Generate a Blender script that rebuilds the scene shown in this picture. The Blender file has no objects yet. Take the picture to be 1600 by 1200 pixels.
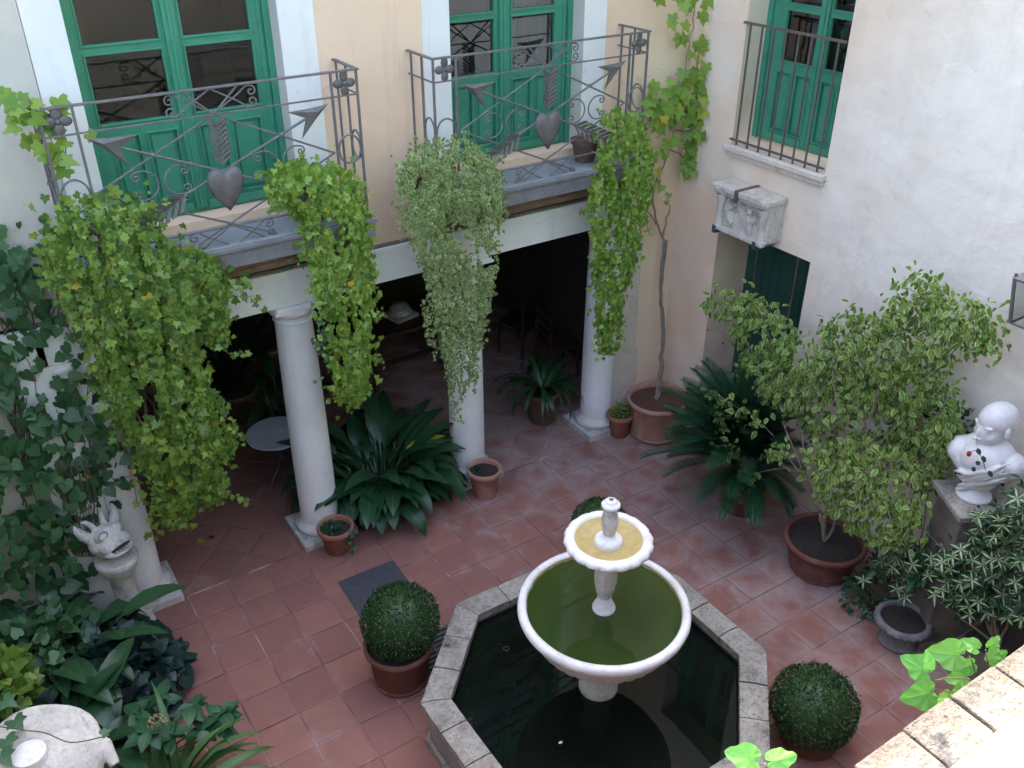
import bpy, math, random
import numpy as np
from math import sin, cos, pi, radians, sqrt, atan2
from mathutils import Vector, Matrix, noise

random.seed(7)
rng = np.random.default_rng(11)
SC = bpy.context.scene
COL = SC.collection

# ------------------------------------------------------------------ camera
CAMPOS = np.array([0.0, -7.1, 6.0])
YAW, PITCH, ROLL, FPX = .57955, .53745, .0006, 1428.6
_f = np.array([sin(YAW)*cos(PITCH), cos(YAW)*cos(PITCH), -sin(PITCH)])
_r0 = np.array([cos(YAW), -sin(YAW), 0.0]); _u0 = np.cross(_r0, _f)
_r = _r0*cos(ROLL)+_u0*sin(ROLL); _u = -_r0*sin(ROLL)+_u0*cos(ROLL)
cam_data = bpy.data.cameras.new('camera')
cam = bpy.data.objects.new('camera', cam_data); COL.objects.link(cam)
cam.matrix_world = Matrix(((_r[0], _u[0], -_f[0], CAMPOS[0]), (_r[1], _u[1], -_f[1], CAMPOS[1]),
                           (_r[2], _u[2], -_f[2], CAMPOS[2]), (0, 0, 0, 1)))
cam_data.sensor_width = 36; cam_data.lens = 36*FPX/1600
cam_data.clip_start = .05; cam_data.clip_end = 300
SC.camera = cam

def at(px, py, ax, v):
    """survey helper: the point where the sight line through a photo point meets the plane axis=v"""
    d = _f + _r*(px-800)/FPX - _u*(py-600)/FPX
    return CAMPOS + d*(v-CAMPOS[ax])/d[ax]

# ------------------------------------------------------------------ light
SUN_EL, SUN_AZ = 36, 20
w = bpy.data.worlds.new('World'); SC.world = w; w.use_nodes = True
nt = w.node_tree
bg = nt.nodes['Background']; bg.inputs[1].default_value = .13
sky = nt.nodes.new('ShaderNodeTexSky'); sky.sky_type = 'NISHITA'; sky.sun_disc = False
sky.sun_elevation = radians(SUN_EL); sky.sun_rotation = radians(SUN_AZ)
sky.air_density = .5; sky.dust_density = 8.0; sky.ozone_density = .8
nt.links.new(sky.outputs[0], bg.inputs[0])
sl = bpy.data.lights.new('sun', 'SUN'); sl.energy = 2.6; sl.angle = radians(.53); sl.color = (1, .96, .90)
sun = bpy.data.objects.new('sun', sl); COL.objects.link(sun)
sd = Vector((sin(radians(SUN_AZ))*cos(radians(SUN_EL)), cos(radians(SUN_AZ))*cos(radians(SUN_EL)), sin(radians(SUN_EL))))
sun.rotation_euler = (-sd).to_track_quat('-Z', 'Y').to_euler(); sun.location = (0, 0, 20)
SC.view_settings.view_transform = 'Standard'; SC.view_settings.look = 'None'
SC.view_settings.gamma = 1; SC.view_settings.use_curve_mapping = False
SC.view_settings.exposure = 4.05
SC.render.engine = 'CYCLES'
SC.cycles.max_bounces = 8; SC.cycles.diffuse_bounces = 5; SC.cycles.transparent_max_bounces = 12

# ------------------------------------------------------------------ materials
class NT:
    def __init__(s, name):
        s.m = bpy.data.materials.new(name); s.m.use_nodes = True
        s.t = s.m.node_tree; s.n = s.t.nodes; s.l = s.t.links
        s.b = s.n['Principled BSDF']; s.out = s.n['Material Output']
    def new(s, t, **k):
        x = s.n.new(t)
        for a, v in k.items(): setattr(x, a, v)
        return x
    def coord(s, kind='Object'):
        if not hasattr(s, '_tc'): s._tc = s.new('ShaderNodeTexCoord'); s._g = s.new('ShaderNodeNewGeometry')
        return s._g.outputs['Position'] if kind == 'World' else s._tc.outputs[kind]
    def noise(s, scale, detail=5, rough=.55, coord='World', dist=0, vec=None):
        x = s.new('ShaderNodeTexNoise'); x.inputs['Scale'].default_value = scale
        x.inputs['Detail'].default_value = detail; x.inputs['Roughness'].default_value = rough
        x.inputs['Distortion'].default_value = dist
        s.l.new(vec or s.coord(coord), x.inputs['Vector']); return x.outputs['Fac']
    def ramp(s, fac, stops, interp='LINEAR'):
        x = s.new('ShaderNodeValToRGB'); x.color_ramp.interpolation = interp
        e = x.color_ramp.elements
        while len(e) < len(stops): e.new(.5)
        for i, (p, c) in enumerate(stops):
            e[i].position = p; e[i].color = (c, c, c, 1) if isinstance(c, (int, float)) else (*c, 1)
        s.l.new(fac, x.inputs[0]); return x.outputs[0]
    def mix(s, fac, a, b, mode='MIX'):
        x = s.new('ShaderNodeMix', data_type='RGBA', blend_type=mode)
        for i, v in ((0, fac), (6, a), (7, b)):
            if isinstance(v, tuple): x.inputs[i].default_value = (*v, 1)
            elif isinstance(v, (int, float)): x.inputs[i].default_value = v
            else: s.l.new(v, x.inputs[i])
        return x.outputs[2]
    def math(s, op, a, b=0., clamp=False):
        x = s.new('ShaderNodeMath', operation=op, use_clamp=clamp)
        for i, v in ((0, a), (1, b)):
            if isinstance(v, (int, float)): x.inputs[i].default_value = v
            else: s.l.new(v, x.inputs[i])
        return x.outputs[0]
    def sep(s, vec):
        x = s.new('ShaderNodeSeparateXYZ'); s.l.new(vec, x.inputs[0]); return x.outputs
    def bump(s, h, strength=.3, dist=.01, prev=None):
        x = s.new('ShaderNodeBump'); x.inputs['Strength'].default_value = strength
        x.inputs['Distance'].default_value = dist; s.l.new(h, x.inputs['Height'])
        if prev: s.l.new(prev, x.inputs['Normal'])
        s.l.new(x.outputs[0], s.b.inputs['Normal']); return x.outputs[0]
    def rand(s):
        if not hasattr(s, '_rd'):
            s.coord(); oi = s.new('ShaderNodeObjectInfo')
            s._rd = s.math('FRACT', s.math('ADD', s._g.outputs['Random Per Island'], oi.outputs['Random']))
        return s._rd
    def attr(s, name):
        x = s.new('ShaderNodeAttribute'); x.attribute_name = name; return x.outputs['Fac']
    def set(s, col=None, rough=None, metal=None, spec=None):
        for k, v in (('Base Color', col), ('Roughness', rough), ('Metallic', metal), ('Specular IOR Level', spec)):
            if v is None: continue
            if isinstance(v, tuple): s.b.inputs[k].default_value = (*v, 1)
            elif isinstance(v, (int, float)): s.b.inputs[k].default_value = v
            else: s.l.new(v, s.b.inputs[k])
        return s.m

def plaster(name, base, stain, warm=None, scale=1.1, bumpk=.25, blot=.5):
    k = NT(name)
    c = k.mix(k.ramp(k.noise(scale, 6, .6, dist=.6), [(.38, 0.), (.72, 1.)]), base, stain)
    if warm: c = k.mix(k.ramp(k.noise(scale*.45, 3, .5), [(.42, 0.), (.66, .8)]), c, warm)
    sp = k.ramp(k.noise(scale*5, 8, .75), [(.60, 0.), (.75, blot)])
    c = k.mix(sp, c, tuple(x*.72 for x in stain))
    mp = k.new('ShaderNodeMapping'); mp.inputs['Scale'].default_value = (7, 7, .5); k.l.new(k.coord('World'), mp.inputs[0])
    c = k.mix(k.ramp(k.noise(1.0, 6, .65, vec=mp.outputs[0]), [(.56, 0.), (.78, .38)]), c, tuple(x*.66 for x in stain))
    vo = k.new('ShaderNodeTexVoronoi', feature='DISTANCE_TO_EDGE'); vo.inputs['Scale'].default_value = .8
    nv = k.new('ShaderNodeTexNoise'); nv.inputs['Scale'].default_value = 2.5; nv.inputs['Detail'].default_value = 6; k.l.new(k.coord('World'), nv.inputs[0])
    av = k.new('ShaderNodeVectorMath', operation='ADD'); k.l.new(k.coord('World'), av.inputs[0]); k.l.new(nv.outputs['Color'], av.inputs[1]); k.l.new(av.outputs[0], vo.inputs['Vector'])
    cr = k.math('MULTIPLY', k.ramp(vo.outputs['Distance'], [(.0, 1.), (.006, 0.)]), k.ramp(k.noise(.9, 3), [(.52, 0.), (.6, .5)]))
    c = k.mix(cr, c, tuple(x*.5 for x in stain))
    k.bump(k.noise(38, 8, .7), bumpk, .006, k.bump(k.noise(3.2, 4, .5), .35, .03))
    return k.set(c, .92, spec=.2)

M = {}
M['peach'] = plaster('peach_plaster', (.80, .575, .395), (.74, .525, .36), (.81, .66, .48), 1.0, .2, .15)
M['white'] = plaster('white_plaster', (.79, .78, .72), (.72, .705, .65), None, 1.6, .18, .15)
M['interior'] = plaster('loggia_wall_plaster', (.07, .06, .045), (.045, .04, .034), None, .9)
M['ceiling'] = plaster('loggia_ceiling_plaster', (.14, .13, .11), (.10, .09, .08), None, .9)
# left end of the facade, greyer plaster colour carrying its shade, with vine stains
M['greyed'] = plaster('greyed_plaster', (.58, .55, .46), (.46, .44, .38), (.62, .58, .48), 1.4, .3, .5)

def mk_right():
    k = NT('limewash_right_wall')
    s = k.sep(k.coord('World'))
    n1 = k.noise(.8, 6, .6, dist=.8)
    ybl = k.math('ADD', s[1], k.math('MULTIPLY', k.math('SUBTRACT', n1, .5), 1.6))
    edge = k.ramp(k.math('MULTIPLY', k.math('ADD', ybl, 3.0), .6), [(0., 0.), (1., 1.)])   # peach coat near the corner
    c = k.mix(edge, (.82, .755, .64), (.76, .575, .41))
    c = k.mix(k.ramp(k.noise(1.7, 6, .65, dist=.8), [(.45, 0.), (.75, .55)]), c, (.60, .50, .37))
    c = k.mix(k.ramp(k.noise(.55, 4, .55), [(.45, 0.), (.7, .8)]), c, (.84, .79, .69))
    c = k.mix(k.ramp(k.noise(14, 8, .8), [(.70, 0.), (.76, .5)]), c, (.42, .34, .26))
    low = k.ramp(k.math('ADD', s[2], k.math('MULTIPLY', n1, 1.2)), [(.0, .75), (1., 0.)])
    c = k.mix(low, c, (.46, .36, .27))
    mp = k.new('ShaderNodeMapping'); mp.inputs['Scale'].default_value = (5, 5, .45); k.l.new(k.coord('World'), mp.inputs[0])
    c = k.mix(k.ramp(k.noise(1.0, 6, .65, vec=mp.outputs[0]), [(.56, 0.), (.85, .28)]), c, (.56, .46, .38))
    k.bump(k.noise(30, 8, .7), .35, .008, k.bump(k.noise(2.4, 5, .5), .6, .06))
    return k.set(c, .93, spec=.2)
M['right'] = mk_right()

def mk_tile():
    k = NT('terracotta_tile')
    r = k.rand()
    c = k.ramp(r, [(0., (.285, .132, .101)), (.35, (.245, .110, .090)), (.7, (.315, .147, .110)), (1., (.265, .12, .096))])
    c = k.mix(k.ramp(k.noise(7, 6, .65), [(.35, 0.), (.7, .45)]), c, (.185, .09, .078))
    s = k.sep(k.coord('World'))
    # chalky bloom, strongest on the right-hand side and near the columns on that side
    reg = k.ramp(k.math('ADD', k.math('MULTIPLY', s[0], .17), k.math('MULTIPLY', s[1], .05)), [(.35, .0), (.85, .30)])
    os_ = k.sep(k.coord('Object')); rr_ = k.math('MULTIPLY', k.math('MAXIMUM', k.math('ABSOLUTE', os_[0]), k.math('ABSOLUTE', os_[1])), 1.1)
    n = k.math('ADD', k.noise(2.6, 7, .62, dist=.9), k.math('SUBTRACT', k.math('MINIMUM', rr_, .2), .12))
    bl = k.ramp(k.math('ADD', n, reg), [(.64, 0.), (.90, .75)])
    c = k.mix(bl, c, (.36, .275, .25))
    c = k.mix(k.ramp(k.noise(1.1, 5, .6, dist=.5), [(.54, 0.), (.76, .4)]), c, (.17, .11, .10))
    c = k.mix(k.ramp(k.noise(60, 4, .8), [(.66, 0.), (.74, .6)]), c, (.46, .38, .36))
    k.bump(k.noise(45, 6, .7), .25, .004, k.bump(k.noise(5, 4, .5), .4, .012))
    return k.set(c, k.ramp(k.noise(4, 4), [(.3, .52), (.7, .8)]), spec=.35)
M['tile'] = mk_tile()

def mk_mortar():
    k = NT('mortar')
    c = k.ramp(k.noise(2.6, 6, .6), [(.30, (.10, .058, .05)), (.46, (.19, .12, .105)), (.60, (.46, .37, .33))])
    k.bump(k.noise(40, 5), .4, .006)
    return k.set(c, .95)
M['mortar'] = mk_mortar()

def stone(name, a, b, dirt, sc=6, dk=.5, rough=.85, bumpk=.6):
    k = NT(name)
    c = k.mix(k.ramp(k.noise(sc, 7, .65), [(.35, 0.), (.65, 1.)]), a, b)
    c = k.mix(k.ramp(k.noise(sc*6, 8, .8), [(.52, 0.), (.66, dk)]), c, dirt)
    c = k.mix(k.ramp(k.noise(sc*.5, 5, .7), [(.55, 0.), (.7, dk)]), c, dirt)
    k.bump(k.noise(60, 8, .75), bumpk*.6, .006, k.bump(k.noise(sc*2, 6, .6), bumpk, .02))
    return k.set(c, rough, spec=.3)
M['coping'] = stone('weathered_limestone', (.22, .20, .17), (.42, .40, .35), (.05, .05, .047), 7, 1.)
M['marble'] = stone('white_marble', (.74, .74, .73), (.66, .655, .635), (.34, .33, .30), 6, .38, .55, .3)
M['marble_worn'] = stone('worn_marble', (.62, .60, .55), (.50, .48, .44), (.14, .135, .115), 8, .6, .75, .8)
M['relief'] = stone('carved_limestone', (.66, .60, .51), (.52, .47, .40), (.14, .12, .10), 10, .7, .9, 1.)
M['pedestal'] = stone('grey_brown_stone', (.20, .17, .14), (.14, .125, .105), (.06, .055, .05), 5, .6)
def mk_col():
    k = NT('painted_column_plaster'); s = k.sep(k.coord('World'))
    c = k.mix(k.ramp(k.noise(2.5, 7, .65), [(.35, 0.), (.65, 1.)]), (.84, .84, .81), (.77, .77, .74))
    c = k.mix(k.ramp(k.noise(9, 8, .75), [(.60, 0.), (.74, .35)]), c, (.48, .46, .42))
    z_ = k.math('ADD', s[2], k.math('MULTIPLY', k.noise(6, 6, .7), .5))
    c = k.mix(k.ramp(z_, [(.28, .6), (.62, 0.)]), c, (.42, .36, .31))
    k.bump(k.noise(40, 7, .7), .12, .004, k.bump(k.noise(4, 4, .6), .35, .015)); return k.set(c, .75, spec=.3)
M['column'] = mk_col()
M['concrete'] = stone('grey_cast_stone', (.22, .22, .215), (.16, .165, .16), (.07, .075, .07), 8, .5)
M['sill'] = stone('pale_sill_stone', (.68, .60, .49), (.60, .52, .42), (.30, .26, .20), 6, .4, .85, .7)
M['brickcope'] = stone('lichened_brick_coping', (.105, .086, .065), (.145, .128, .105), (.018, .017, .02), 18, 1., .9, 1.)
M['plant_wall'] = stone('mossy_render', (.17, .135, .105), (.12, .105, .08), (.06, .07, .04), 4, .6)
M['render_grey'] = plaster('basin_render', (.27, .235, .225), (.20, .175, .17), None, 2, .3, .3)

def terracotta(name, a, b, bloom=.5):
    k = NT(name)
    c = k.mix(k.ramp(k.noise(6, 6, .6), [(.35, 0.), (.7, 1.)]), a, b)
    c = k.mix(k.ramp(k.noise(3.5, 7, .7, dist=.6), [(.5, 0.), (.72, bloom)]), c, (.42, .36, .32))
    c = k.mix(k.ramp(k.noise(16, 7, .75), [(.58, 0.), (.7, .5)]), c, (.10, .08, .065))
    k.bump(k.noise(50, 6, .7), .3, .004)
    return k.set(c, .85, spec=.3)
M['terra'] = terracotta('terracotta_pot', (.33, .145, .09), (.26, .11, .072), .55)
M['terra_red'] = terracotta('red_terracotta_pot', (.165, .065, .045), (.125, .05, .038), .25)
M['terra_dark'] = terracotta('dark_terracotta', (.14, .075, .055), (.10, .055, .045), .2)
M['terra_pale'] = terracotta('pale_terracotta', (.42, .22, .15), (.34, .17, .13), .8)
def soil(name, a, b):
    k = NT(name)
    c = k.ramp(k.noise(45, 6, .8), [(.35, a), (.6, b), (.72, tuple(min(1, x*2.4) for x in b))])
    k.bump(k.noise(60, 5, .8), 1., .02)
    return k.set(c, .98)
M['soil'] = soil('dark_potting_soil', (.02, .016, .013), (.055, .042, .034))
M['mulch'] = soil('reddish_bark_mulch', (.06, .028, .02), (.17, .075, .05))

def mk_iron(name, a, b, rust):
    k = NT(name)
    c = k.mix(k.ramp(k.noise(14, 6, .7), [(.4, 0.), (.65, 1.)]), a, b)
    c = k.mix(k.ramp(k.noise(9, 7, .75), [(.58, 0.), (.72, .7)]), c, rust)
    k.bump(k.noise(60, 5), .3, .003)
    return k.set(c, .55, metal=.25)
M['iron'] = mk_iron('grey_wrought_iron', (.135, .13, .125), (.19, .18, .17), (.13, .095, .08))
M['iron_brown'] = mk_iron('brown_iron_bar', (.17, .12, .10), (.12, .095, .085), (.20, .10, .06))
M['iron_dark'] = mk_iron('dark_sheet_iron', (.085, .088, .10), (.06, .06, .07), (.11, .085, .085))
M['lead'] = mk_iron('dull_lead_ornament', (.155, .14, .13), (.105, .097, .09), (.07, .062, .055))

def mk_green():
    k = NT('green_door_paint')
    c = k.mix(k.ramp(k.noise(2.5, 5, .6), [(.35, 0.), (.7, 1.)]), (.038, .225, .128), (.058, .262, .16))
    c = k.mix(k.ramp(k.noise(30, 7, .8), [(.60, 0.), (.74, .45)]), c, (.12, .30, .20))
    c = k.mix(k.ramp(k.noise(6, 6, .7), [(.55, 0.), (.7, .35)]), c, (.02, .12, .075))
    st = k.new('ShaderNodeMapping'); st.inputs['Scale'].default_value = (26, 26, 1.5)
    k.l.new(k.coord('World'), st.inputs[0])
    k.bump(k.noise(4, 4, .6, vec=st.outputs[0]), .18, .004)
    return k.set(c, .42, spec=.5)
M['green'] = mk_green()
def mk_dgreen():
    k = NT('dark_green_paint')
    c = k.mix(k.ramp(k.noise(2.5, 5, .6), [(.35, 0.), (.7, 1.)]), (.012, .075, .05), (.01, .055, .04))
    k.bump(k.noise(30, 4), .15, .004)
    return k.set(c, .5)
M['dgreen'] = mk_dgreen()
def mk_glass():
    k = NT('window_glass')
    g = k.new('ShaderNodeBsdfGlossy'); g.inputs['Roughness'].default_value = .02
    t = k.new('ShaderNodeBsdfTransparent'); t.inputs[0].default_value = (.78, .82, .80, 1)
    fr = k.new('ShaderNodeFresnel'); fr.inputs[0].default_value = 1.6
    mx = k.new('ShaderNodeMixShader')
    k.l.new(k.math('ADD', fr.outputs[0], .06), mx.inputs[0]); k.l.new(t.outputs[0], mx.inputs[1]); k.l.new(g.outputs[0], mx.inputs[2])
    b = k.new('ShaderNodeBump'); b.inputs['Strength'].default_value = .05; b.inputs['Distance'].default_value = .02
    k.l.new(k.noise(4.5, 2), b.inputs['Height']); k.l.new(b.outputs[0], g.inputs['Normal'])
    k.l.new(mx.outputs[0], k.out.inputs[0]); return k.m
M['glass'] = mk_glass()
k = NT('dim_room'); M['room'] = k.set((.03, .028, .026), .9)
k = NT('linen_curtain'); M['curtain'] = k.set(k.ramp(k.noise(3, 3), [(.3, (.15, .15, .13)), (.7, (.26, .25, .22))]), .9)
k = NT('dark_wood'); M['dwood'] = k.set(k.ramp(k.noise(9, 5, .6, dist=2), [(.3, (.035, .02, .013)), (.7, (.075, .042, .026))]), .45)
k = NT('chestnut_wood'); M['chair'] = k.set(k.ramp(k.noise(9, 5, .6, dist=2), [(.3, (.035, .018, .013)), (.7, (.06, .032, .022))]), .4)
def mk_beamwood():
    k = NT('weathered_brown_board')
    mp = k.new('ShaderNodeMapping'); mp.inputs['Scale'].default_value = (1.5, 14, 14); k.l.new(k.coord('World'), mp.inputs[0])
    c = k.ramp(k.noise(3, 6, .65, vec=mp.outputs[0]), [(.3, (.13, .075, .055)), (.55, (.24, .145, .10)), (.75, (.30, .21, .16))])
    k.bump(k.noise(4, 6, .6, vec=mp.outputs[0]), .5, .01); return k.set(c, .8)
M['board'] = mk_beamwood()
def mk_slab():
    k = NT('blue_grey_balcony_floor')
    c = k.mix(k.ramp(k.noise(5, 7, .7), [(.35, 0.), (.7, 1.)]), (.27, .30, .315), (.19, .21, .22))
    c = k.mix(k.ramp(k.noise(14, 7, .75), [(.58, 0.), (.72, .6)]), c, (.12, .12, .12))
    k.bump(k.noise(30, 6), .3, .006); return k.set(c, .75)
M['slab'] = mk_slab()
def mk_slabedge():
    k = NT('weathered_grey_slab_edge')
    c = k.mix(k.ramp(k.noise(6, 7, .7), [(.35, 0.), (.7, 1.)]), (.20, .195, .19), (.12, .12, .12))
    c = k.mix(k.ramp(k.noise(3, 6, .7), [(.55, 0.), (.7, .5)]), c, (.15, .10, .08))
    k.bump(k.noise(30, 6), .5, .01); return k.set(c, .85)
M['slabedge'] = mk_slabedge()

def mk_water(name, a, b, rough, bumpk):
    k = NT(name)
    c = k.mix(k.ramp(k.noise(1.9, 4, .5, dist=.6), [(.35, 0.), (.68, 1.)]), a, b)
    k.bump(k.noise(3.5, 3, .5), bumpk, .01)
    k.b.inputs['IOR'].default_value = 1.33
    return k.set(c, rough, spec=.5)
M['pond'] = mk_water('dark_pond_water', (.0035, .006, .004), (.006, .010, .006), .02, .05)
M['bowlwater'] = mk_water('green_bowl_water', (.034, .056, .012), (.024, .044, .009), .02, .04)
def mk_algae():
    k = NT('dried_yellow_algae')
    c = k.mix(k.ramp(k.noise(16, 7, .7), [(.35, 0.), (.65, 1.)]), (.46, .37, .15), (.38, .29, .10))
    c = k.mix(k.ramp(k.noise(55, 6, .8), [(.58, 0.), (.7, .8)]), c, (.14, .11, .04))
    k.bump(k.noise(50, 6), .4, .006); return k.set(c, .6)
M['algae'] = mk_algae()

def leafmat(name, c1, c2, edge=None, eth=.55, centre=None, yellow=0., trans=.3, rough=.42, spec=.45):
    k = NT(name)
    r = k.rand()
    c = k.mix(r, c1, c2)
    r2 = k.math('FRACT', k.math('MULTIPLY', r, 17.31))
    c = k.mix(k.ramp(r2, [(.0, .0), (1., .35)]), c, tuple(x*.55 for x in c1))
    if yellow:
        r3 = k.math('FRACT', k.math('MULTIPLY', r, 53.7))
        c = k.mix(k.ramp(r3, [(1-yellow-.01, 0.), (1-yellow, 1.)]), c, (.50, .42, .05))
    e = k.attr('edge')
    en = k.math('ADD', e, k.math('MULTIPLY', k.math('SUBTRACT', k.noise(60, 2, coord='World'), .5), .5))
    if edge: c = k.mix(k.ramp(en, [(eth, 0.), (eth+.12, .95)]), c, edge)
    if centre: c = k.mix(k.ramp(en, [(eth-.12, .95), (eth, 0.)]), c, centre)
    if not edge and not centre: c = k.mix(k.ramp(e, [(.0, .35), (.12, 0.)]), c, tuple(min(1, x*1.9+.02) for x in c2))
    k.set(c, rough, spec=spec)
    k.bump(k.noise(40, 2), .25, .004)
    tr = k.new('ShaderNodeBsdfTranslucent')
    k.l.new(k.mix(.35, c, (.5, .6, .05), 'MIX') if trans > .35 else c, tr.inputs[0])
    mx = k.new('ShaderNodeMixShader'); mx.inputs[0].default_value = trans
    k.l.new(k.b.outputs[0], mx.inputs[1]); k.l.new(tr.outputs[0], mx.inputs[2]); k.l.new(mx.outputs[0], k.out.inputs[0])
    return k.m
L = {}
L['ivy'] = leafmat('ivy_leaf', (.07, .16, .022), (.28, .41, .065), yellow=.006, trans=.28)
L['ivy_lime'] = leafmat('lime_ivy_leaf', (.115, .235, .025), (.33, .47, .07), yellow=.004, trans=.30)
L['ivy_var'] = leafmat('variegated_ivy_leaf', (.09, .19, .05), (.17, .29, .08), edge=(.46, .50, .20), eth=.66, trans=.3)
L['ivy_dark'] = leafmat('dark_wall_ivy_leaf', (.035, .105, .04), (.085, .195, .075), yellow=.003, trans=.2)
L['vine'] = leafmat('grape_vine_leaf', (.16, .32, .05), (.30, .43, .07), yellow=.03, trans=.42)
L['aspid'] = leafmat('aspidistra_leaf', (.014, .058, .022), (.036, .10, .038), yellow=.006, trans=.12, rough=.33)
L['plain'] = leafmat('plain_dark_shrub_leaf', (.02, .07, .03), (.04, .11, .045), trans=.2)
L['clivia'] = leafmat('clivia_leaf', (.012, .05, .015), (.03, .09, .025), trans=.1, rough=.38)
L['cycad'] = leafmat('cycad_leaf', (.007, .045, .018), (.018, .075, .03), trans=.1, rough=.35)
L['shrub'] = leafmat('variegated_shrub_leaf', (.085, .185, .03), (.17, .30, .05), edge=(.44, .50, .15), eth=.66, trans=.3)
L['euon'] = leafmat('cream_centred_leaf', (.02, .07, .03), (.035, .10, .04), centre=(.36, .43, .21), eth=.44, trans=.2)
L['dryleaf'] = leafmat('yellow_fallen_leaf', (.40, .30, .04), (.50, .40, .08), trans=.1)
L['box'] = leafmat('box_leaf', (.011, .042, .010), (.042, .10, .024), trans=.15)
L['near'] = leafmat('sunlit_ivy_leaf', (.10, .30, .05), (.16, .38, .07), trans=.35)
L['hydra'] = leafmat('broad_shrub_leaf', (.02, .085, .032), (.035, .12, .045), trans=.15)
L['blue'] = leafmat('bluish_dark_leaf', (.012, .035, .03), (.02, .055, .042), trans=.1)
L['strap'] = leafmat('strap_leaf', (.05, .14, .035), (.10, .22, .06), trans=.25)
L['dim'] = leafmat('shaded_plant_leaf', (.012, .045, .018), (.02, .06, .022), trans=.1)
k = NT('vine_bark'); M['bark'] = k.set(k.ramp(k.noise(20, 6, .7), [(.3, (.15, .115, .085)), (.7, (.32, .26, .20))]), .9); k.bump(k.noise(40, 6), .6, .006)
k = NT('green_stem'); M['stem'] = k.set(k.ramp(k.noise(12, 4), [(.3, (.06, .055, .03)), (.7, (.13, .10, .06))]), .8)
k = NT('dry_flower'); M['dryflower'] = k.set(k.ramp(k.noise(50, 4), [(.3, (.20, .17, .07)), (.7, (.42, .36, .18))]), .9)
k = NT('dark_terrace_render'); M['terrace'] = k.set(k.ramp(k.noise(1.2, 6), [(.3, (.05, .053, .05)), (.7, (.11, .112, .10))]), .95)  # dark tone picked for what the door panes mirror
M['tabletop'] = stone('pale_grey_marble_top', (.42, .45, .48), (.34, .36, .39), (.20, .21, .22), 4, .3, .5, .1)
k = NT('white_paint_sheet'); M['whitesill'] = k.set((.80, .79, .76), .6)
k = NT('rose_petal'); M['rose'] = k.set((.30, .02, .02), .6)

# ------------------------------------------------------------------ mesh builder
class MB:
    def __init__(s): s.v = []; s.f = []; s.e = []
    def add(s, vs, fs, e=None):
        o = len(s.v); s.v += [tuple(map(float, p)) for p in vs]; s.f += [tuple(i+o for i in f) for f in fs]
        s.e += list(e) if e is not None else [1.]*len(vs); return s
    def box(s, x0, x1, y0, y1, z0, z1):
        vs = [(x, y, z) for z in (z0, z1) for y in (y0, y1) for x in (x0, x1)]
        return s.add(vs, [(0, 2, 3, 1), (4, 5, 7, 6), (0, 1, 5, 4), (2, 6, 7, 3), (0, 4, 6, 2), (1, 3, 7, 5)])
    def tube(s, pts, r, n=8, cap=True, flat=None):
        pts = [Vector(p) for p in pts]; m = len(pts)
        rr = r if hasattr(r, '__len__') else [r]*m
        vs = []; up = None
        for i in range(m):
            t = (pts[min(i+1, m-1)]-pts[max(i-1, 0)])
            t = t.normalized() if t.length > 1e-9 else Vector((0, 0, 1))
            if up is None:
                up = Vector((0, 0, 1)) if abs(t.z) < .9 else Vector((0, 1, 0))
            a = t.cross(up)
            if a.length < 1e-4: a = t.cross(Vector((1, .1, 0)))
            a.normalize(); b = a.cross(t).normalized(); up = b
            for k in range(n):
                an = 2*pi*k/n+(pi/n)
                vs.append(pts[i]+a*cos(an)*rr[i]+b*sin(an)*rr[i])
        fs = []
        for i in range(m-1):
            for k in range(n):
                fs.append((i*n+k, i*n+(k+1) % n, (i+1)*n+(k+1) % n, (i+1)*n+k))
        if cap: fs += [tuple(range(n))[::-1], tuple(range((m-1)*n, m*n))]
        return s.add(vs, fs)
    def lathe(s, prof, c=(0, 0, 0), n=32, mod=None, capb=False, capt=False):
        vs = []; m = len(prof)
        for i, (r, z) in enumerate(prof):
            for k in range(n):
                a = 2*pi*k/n; q = r if mod is None else r*mod(i, a)
                vs.append((c[0]+q*cos(a), c[1]+q*sin(a), c[2]+z))
        fs = [(i*n+k, i*n+(k+1) % n, (i+1)*n+(k+1) % n, (i+1)*n+k) for i in range(m-1) for k in range(n)]
        if capb: fs.append(tuple(range(n))[::-1])
        if capt: fs.append(tuple(range((m-1)*n, m*n)))
        return s.add(vs, fs)
    def prism(s, poly, a, b, axis=1):
        """poly of (u,v) extruded along axis from a to b"""
        def P(u, v, w): return (u, w, v) if axis == 1 else ((u, v, w) if axis == 2 else (w, u, v))
        n = len(poly)
        vs = [P(u, v, a) for u, v in poly]+[P(u, v, b) for u, v in poly]
        fs = [tuple(range(n)), tuple(range(n, 2*n))[::-1]]+[(i, i+n, (i+1) % n+n, (i+1) % n) for i in range(n)]
        return s.add(vs, fs)
    def ellipsoid(s, c, r, n=16, m=10, fn=None):
        vs = []
        for i in range(m+1):
            th = pi*i/m
            for k in range(n):
                a = 2*pi*k/n; d = (sin(th)*cos(a), sin(th)*sin(a), cos(th)); q = fn(d) if fn else 1
                vs.append((c[0]+r[0]*d[0]*q, c[1]+r[1]*d[1]*q, c[2]+r[2]*d[2]*q))
        fs = [(i*n+k, (i+1)*n+k, (i+1)*n+(k+1) % n, i*n+(k+1) % n) for i in range(m) for k in range(n)]
        return s.add(vs, fs)
    def xf(s, mat):
        s.v = [tuple(mat @ Vector(p)) for p in s.v]; return s
    def noise(s, amp, sc, seed=0):
        out = []
        for p in s.v:
            v = Vector(p); n = noise.noise_vector(v*sc+Vector((seed, seed*.7, 3))); out.append(tuple(v+n*amp))
        s.v = out; return s

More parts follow.
